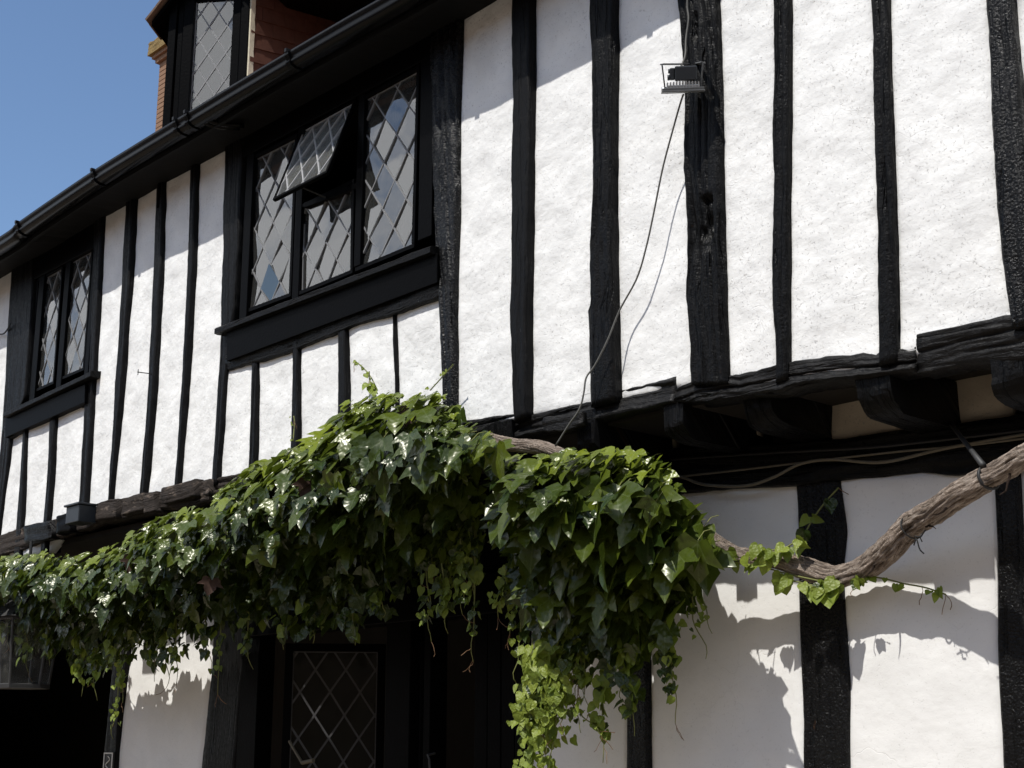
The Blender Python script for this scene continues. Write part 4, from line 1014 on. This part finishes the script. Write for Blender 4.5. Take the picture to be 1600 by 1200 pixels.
# withered leaves
for (px, py, Y) in ((478, 752, -.44), (527, 672, -.3), (205, 870, -.4), (330, 905, -.38), (905, 745, -.14), (640, 640, -.3)):
    V, UV, F = LM[3]; M = leaf_matrix(at(px, py, Y), Vector((1, -.25, .2)), Vector((.1, -.2, -1)), .1)
    mesh_obj('withered_leaf', [M @ Vector(q) for q in V], F, 'dry_leaf', vine, UV, True)

# ------------------------------------------------------------------ floodlight on the thick stud
fl = empty('floodlight', at(1080, 120, -.03)); tag(fl, 'small grey and black floodlight bracketed to the thick upper stud, facing down', 'floodlight')
c = at(1067, 143, -.135); el_ = math.radians(23)          # swivelled: its back to the street, plate tilted
fU = Vector((.74, .673, 0)); fh = Vector((-.673, .74, 0)); fN = Z*math.cos(el_)-fh*math.sin(el_); fV = fh*math.cos(el_)+Z*math.sin(el_)
mb = MB(); mb.box(c, fU, fV, fN, -.088, .088, -.07, .07, 0, .014); mb.box(c, fU, fV, fN, -.092, .092, -.074, .074, -.004, .003); mb.build('front_plate', 'lamp_grey', fl, bevel=.002)
for k in range(11):
    mb = MB(); u_ = -.066+k*.0132; mb.box(c, fU, fV, fN, u_-.0028, u_+.0028, -.05, .05, .0145, .044-abs(k-5)*.0012); mb.build('fin', 'lamp_metal', fl)
mb = MB(); mb.box(c, fU, fV, fN, -.07, .07, -.046, .046, .0142, .026); mb.build('heat_sink', 'lamp_metal', fl, bevel=.002)
mb = MB(); mb.box(c, fU, fV, fN, -.034, .060, -.04, .04, .046, .106); mb.box(c, fU, fV, fN, -.056, -.034, -.03, .03, .05, .10); mb.build('housing', 'lamp_black', fl, bevel=.005)
mb = MB(); mb.tube([c+fU*-.056+fN*.06+fV*-.02, c+fU*-.066+fN*.06+fV*-.02], .012, 10); mb.tube([c+fU*-.05+fN*.088, c+fU*-.062+fN*.088], .010, 10); mb.build('gland', 'lamp_black', fl, True)
mb = MB(); mb.box(c, fU, fV, fN, -.07, .07, -.055, .055, -.006, -.0045); mb.build('lens', 'dusty_glass', fl)
mb = MB(); e_ = at(1082, 100, -.035)
for sg in (-1, 1):
    p1, p2 = c+fU*(.076*sg)+fN*.008, c+fU*(.088*sg)+fN*.118-fV*.01
    for (a_, b_) in ((p1, p2), (p2, e_+fU*(.02*sg))):
        d_ = (b_-a_); L_ = d_.length; d_ /= L_; w_ = fV-d_*fV.dot(d_); w_.normalize(); t_ = d_.cross(w_)
        mb.box(a_, d_, w_, t_, 0, L_, -.011, .011, -.003, .003)
mb.build('bracket', 'lamp_grey', fl, bevel=.0015)
mb = MB(); mb.tube([c+fU*-.07+fN*.012, c+fU*-.092+fN*.012], .010, 10); mb.build('pivot', 'lamp_metal', fl, True)
def cable(name, pts, r, m_, label, cat='cable', n=60, sides=8):
    P = spline([at(*p) for p in pts], n); e = empty(name) if False else None
    mb = MB(); mb.tube(P, r, sides); o_ = mb.build(name, m_, None, True); return tag(o_, label, cat)
cable('floodlight_cable', [(1068, 147, -.13), (1062, 165, -.12), (1048, 215, -.10), (1035, 265, -.09), (1022, 330, -.085), (1010, 385, -.08), (995, 435, -.075), (968, 485, -.072), (950, 530, -.085), (930, 570, -.09), (916, 590, -.11), (912, 615, -.115), (905, 640, -.12), (888, 665, -.12), (868, 697, -.12)], .0042, 'cable_grey', 'thin grey cable looping down from the floodlight to the vine')
cable('cable', [(1075, -20, -.045), (1074, 10, -.04), (1076, 30, -.04), (1072, 60, -.045), (1071, 85, -.06), (1066, 100, -.10), (1062, 108, -.13)], .0045, 'cable_grey', 'thin cable running up the thick stud above the floodlight', n=30)
cable('cable', [(1010, 740, WL-.07), (1060, 744, WL-.07), (1100, 757, WL-.08), (1165, 759, WL-.08), (1210, 745, WL-.08), (1250, 725, WL-.07), (1300, 718, WL-.06), (1380, 722, WL-.06), (1480, 700, WL-.06), (1640, 672, WL-.06)], .007, 'cable_drab', 'drab sagging cable slung lowest along the beam beneath the jetty')
cable('cable', [(1040, 747, WL-.06), (1150, 735, WL-.06), (1260, 722, WL-.06), (1400, 706, WL-.06), (1500, 697, WL-.06), (1640, 680, WL-.06)], .005, 'cable_drab', 'straight thin cable clipped to the beam beneath the jetty')
cable('cable', [(1050, 718, WL-.06), (1200, 708, WL-.06), (1350, 700, WL-.06), (1450, 690, WL-.06), (1640, 668, WL-.06)], .006, 'cable_black', 'black cable running highest along the beam beneath the jetty')
# tie rod and collar holding the branch
e = empty('branch_tie', at(1536, 725, .12)); tag(e, 'black tie rod holding the thick branch up to the beam', 'tie rod')
mb = MB(); mb.tube([at(1484, 660, WL-.05), at(1515, 700, .22), at(1536, 727, .03)], [.009, .009, .012], 8); mb.build('rod', 'iron', e, True)
def ringon(px, py, Y, r, tube_r, name, parent, axis):
    cc = at(px, py, Y); a = Z-axis*Z.dot(axis); a.normalize(); b_ = axis.cross(a)
    pts = [cc+(a*math.cos(t)+b_*math.sin(t))*r for t in [2*math.pi*k/24 for k in range(25)]]
    mb = MB(); mb.tube(pts, tube_r, 6, False); return mb.build(name, 'cable_black', parent, True)
ax_ = (at(1560, 737, .045)-at(1500, 772, .125)).normalized()
ringon(1545, 746, .065, rad[3]*1.13, .007, 'collar', e, ax_)
e = empty('wire_tie', at(1420, 830, .24)); tag(e, 'black wire twisted round the middle of the bare branch, ends dangling', 'wire')
ax_ = (at(1450, 803, .20)-at(1400, 846, .29)).normalized(); ringon(1425, 824, .245, rad[5]*1.1, .0032, 'loop', e, ax_)
mb = MB(); mb.tube(spline([at(1428, 852, .21), at(1432, 842, .20), at(1437, 858, .21), at(1444, 865, .22)], 10), .0028, 5); mb.build('wire_end', 'cable_black', e, True)
mb = MB(); mb.tube(spline([at(1429, 838, .20), at(1438, 838, .195), at(1446, 828, .19)], 10), .0028, 5); mb.tube(spline([at(1437, 838, .195), at(1441, 847, .20)], 4), .0024, 5); mb.build('wire_end', 'cable_black', e, True)

# ------------------------------------------------------------------ small things on the left
e = empty('junction_box', at(120, 805, -.12)); tag(e, 'black box fixed to the weathered beam below the far window', 'box')
p = at(108, 820, -.16); q = at(124, 790, -.16); mb = MB()
mb.box(O0, X, Z, Y_, p.x, q.x+.06, p.z, q.z, -.19, -.06); mb.build('case', 'lamp_black', e, bevel=.006)
mb = MB(); mb.box(O0, X, Z, Y_, p.x-.012, q.x+.072, q.z, q.z+.014, -.205, -.06); mb.build('lid', 'lamp_black', e, bevel=.003)
e = empty('wall_lantern', at(38, 1075, -.1)); tag(e, 'old glass lantern with metal frame hanging under the leaves at far left', 'lantern')
c = at(30, 1076, -.1); R0, R1, H = .20, .25, .48
def hexp(r, z): return [c+Vector((r*math.cos(k*math.pi/3+.3), r*math.sin(k*math.pi/3+.3), z)) for k in range(6)]
b0, b1 = hexp(R0, .02), hexp(R1, H); mb = MB(); mb.tube(b0+[b0[0]], .012, 6, False); mb.tube(b1+[b1[0]], .012, 6, False)
for k in range(6): mb.tube([b0[k], b1[k]], .009, 6)
mb.build('frame', 'iron', e)
for k in range(6):
    vs = [b0[k], b0[(k+1) % 6], b1[(k+1) % 6], b1[k]]; cc = sum(vs, Vector())/4; nn = Vector((cc.x-c.x, cc.y-c.y, 0)).normalized()*.003
    mesh_obj('glass_pane', vs+[p-nn for p in vs], [(0, 1, 2, 3), (7, 6, 5, 4), (0, 4, 5, 1), (1, 5, 6, 2), (2, 6, 7, 3), (3, 7, 4, 0)], 'dusty_glass', e)
mb = MB(); t0, t1 = hexp(R1+.03, H+.01), hexp(.05, H+.2)
mb.add(t0+t1, [tuple(range(6))[::-1], tuple(range(6, 12))]+[(k, (k+1) % 6, 6+(k+1) % 6, 6+k) for k in range(6)]); mb.build('cap', 'iron', e)
mb = MB(); u0, u1 = hexp(R0+.01, 0), hexp(R0+.01, .018); mb.add(u0+u1, [tuple(range(6))[::-1], tuple(range(6, 12))]+[(k, (k+1) % 6, 6+(k+1) % 6, 6+k) for k in range(6)]); mb.build('base', 'iron', e)
mb = MB(); mb.tube([c+Vector((0, 0, H+.2)), c+Vector((0, 0, 3.02-c.z))], .012, 8); mb.build('hanger', 'iron', e)
# small framed notice on the post beside the dark passage
e = empty('notice', at(170, 1200, WL-.05)); tag(e, 'small black notice with pale border on the post by the dark passage', 'sign')
p, q = at(163, 1175, WL-.045), at(177, 1174, WL-.045); w_ = q.x-p.x; mb = MB()
mb.box(O0, X, Z, Y_, p.x, q.x, p.z-.16, p.z, WL-.045, WL-.032); mb.build('plate', 'sign_black', e)
mb = MB()
for (a0, a1, c0_, c1_) in ((.0, 1, -.012, -.004), (0, 1, -.156, -.148), (0, .1, -.148, -.012), (.9, 1, -.148, -.012)):
    mb.box(O0, X, Z, Y_, p.x+a0*w_+.002, p.x+a1*w_-.002, p.z+c0_, p.z+c1_, WL-.049, WL-.045)
mb.build('border', 'sign_white', e)
mb = MB(); pts = [Vector((p.x+w_*(.5+.22*math.sin(k*.9)), WL-.048, p.z-.03-k*.011)) for k in range(10)]; mb.tube(pts, .004, 5); mb.build('emblem', 'sign_white', e)
# nail with a scrap of wire on the far stud
mb = MB(); a_ = at(236, 584, -.03); mb.tube([a_, a_+Vector((-.02, -.09, .0))], .0035, 6); mb.tube([a_+Vector((-.02, -.085, -.02)), a_+Vector((-.02, -.085, .02))], .003, 5); mb.build('nail', 'iron', house)
# black cable clip on the far left panel
cable('cable', [(-12, 520, -.02), (4, 522, -.03), (12, 514, -.04), (16, 506, -.05)], .006, 'cable_black', 'short black cable curling across the leftmost upper plaster strip', n=20)
# curtain behind the left light of the main window
a_, b_ = at(392, 470, .2), at(424, 430, .2); v, f = [], []
for i in range(25):
    x = lerp(a_.x-.05, b_.x+.15, i/24); y = .16+.025*math.sin(i*1.5)
    v += [(x, y, 4.1), (x-.02, y, 5.2)]
for i in range(24): f.append((2*i, 2*i+2, 2*i+3, 2*i+1))
o_ = mesh_obj('curtain', v, f, 'curtain_cloth', None, None, True); o_.modifiers.new('s', 'SOLIDIFY').thickness = .003
tag(o_, 'pale curtain hanging inside the left light of the large upper window', 'curtain')

# ------------------------------------------------------------------ house across the street (mirrored in the panes)
e = empty('opposite_house', (-14, -14, 0)); tag(e, 'brick house across the street, mirrored dimly in the leaded panes', 'building')
mb = MB(); mb.box(O0, X, Y_, Z, -34, 40, -20, -11.5, 0, 4.9); mb.build('wall', 'brick_red', e)
mb = MB(); mb.add([Vector((-34.4, -11.1, 4.8)), Vector((40.4, -11.1, 4.8)), Vector((40.4, -15.8, 8.2)), Vector((-34.4, -15.8, 8.2)), Vector((-34.4, -20.4, 4.8)), Vector((40.4, -20.4, 4.8))], [(0, 1, 2, 3), (3, 2, 5, 4), (0, 3, 4), (1, 5, 2), (0, 4, 5, 1)]); mb.build('roof', 'roof_tiles_far', e)
for x in (-29, -20, -12, -5, 4, 13, 22, 31):
    mb = MB(); mb.box(O0, X, Y_, Z, x-.6, x+.6, -16.4, -15.2, 7.6, 9.8); mb.box(O0, X, Y_, Z, x-.7, x+.7, -16.5, -15.1, 9.8, 10.0); mb.build('chimney_stack', 'brick_red', e)
    for zz in (1.0, 3.2):
        mb = MB(); mb.box(O0, X, Y_, Z, x-.55, x+.55, -11.52, -11.46, zz, zz+1.3); mb.build('window', 'lamp_black', e)
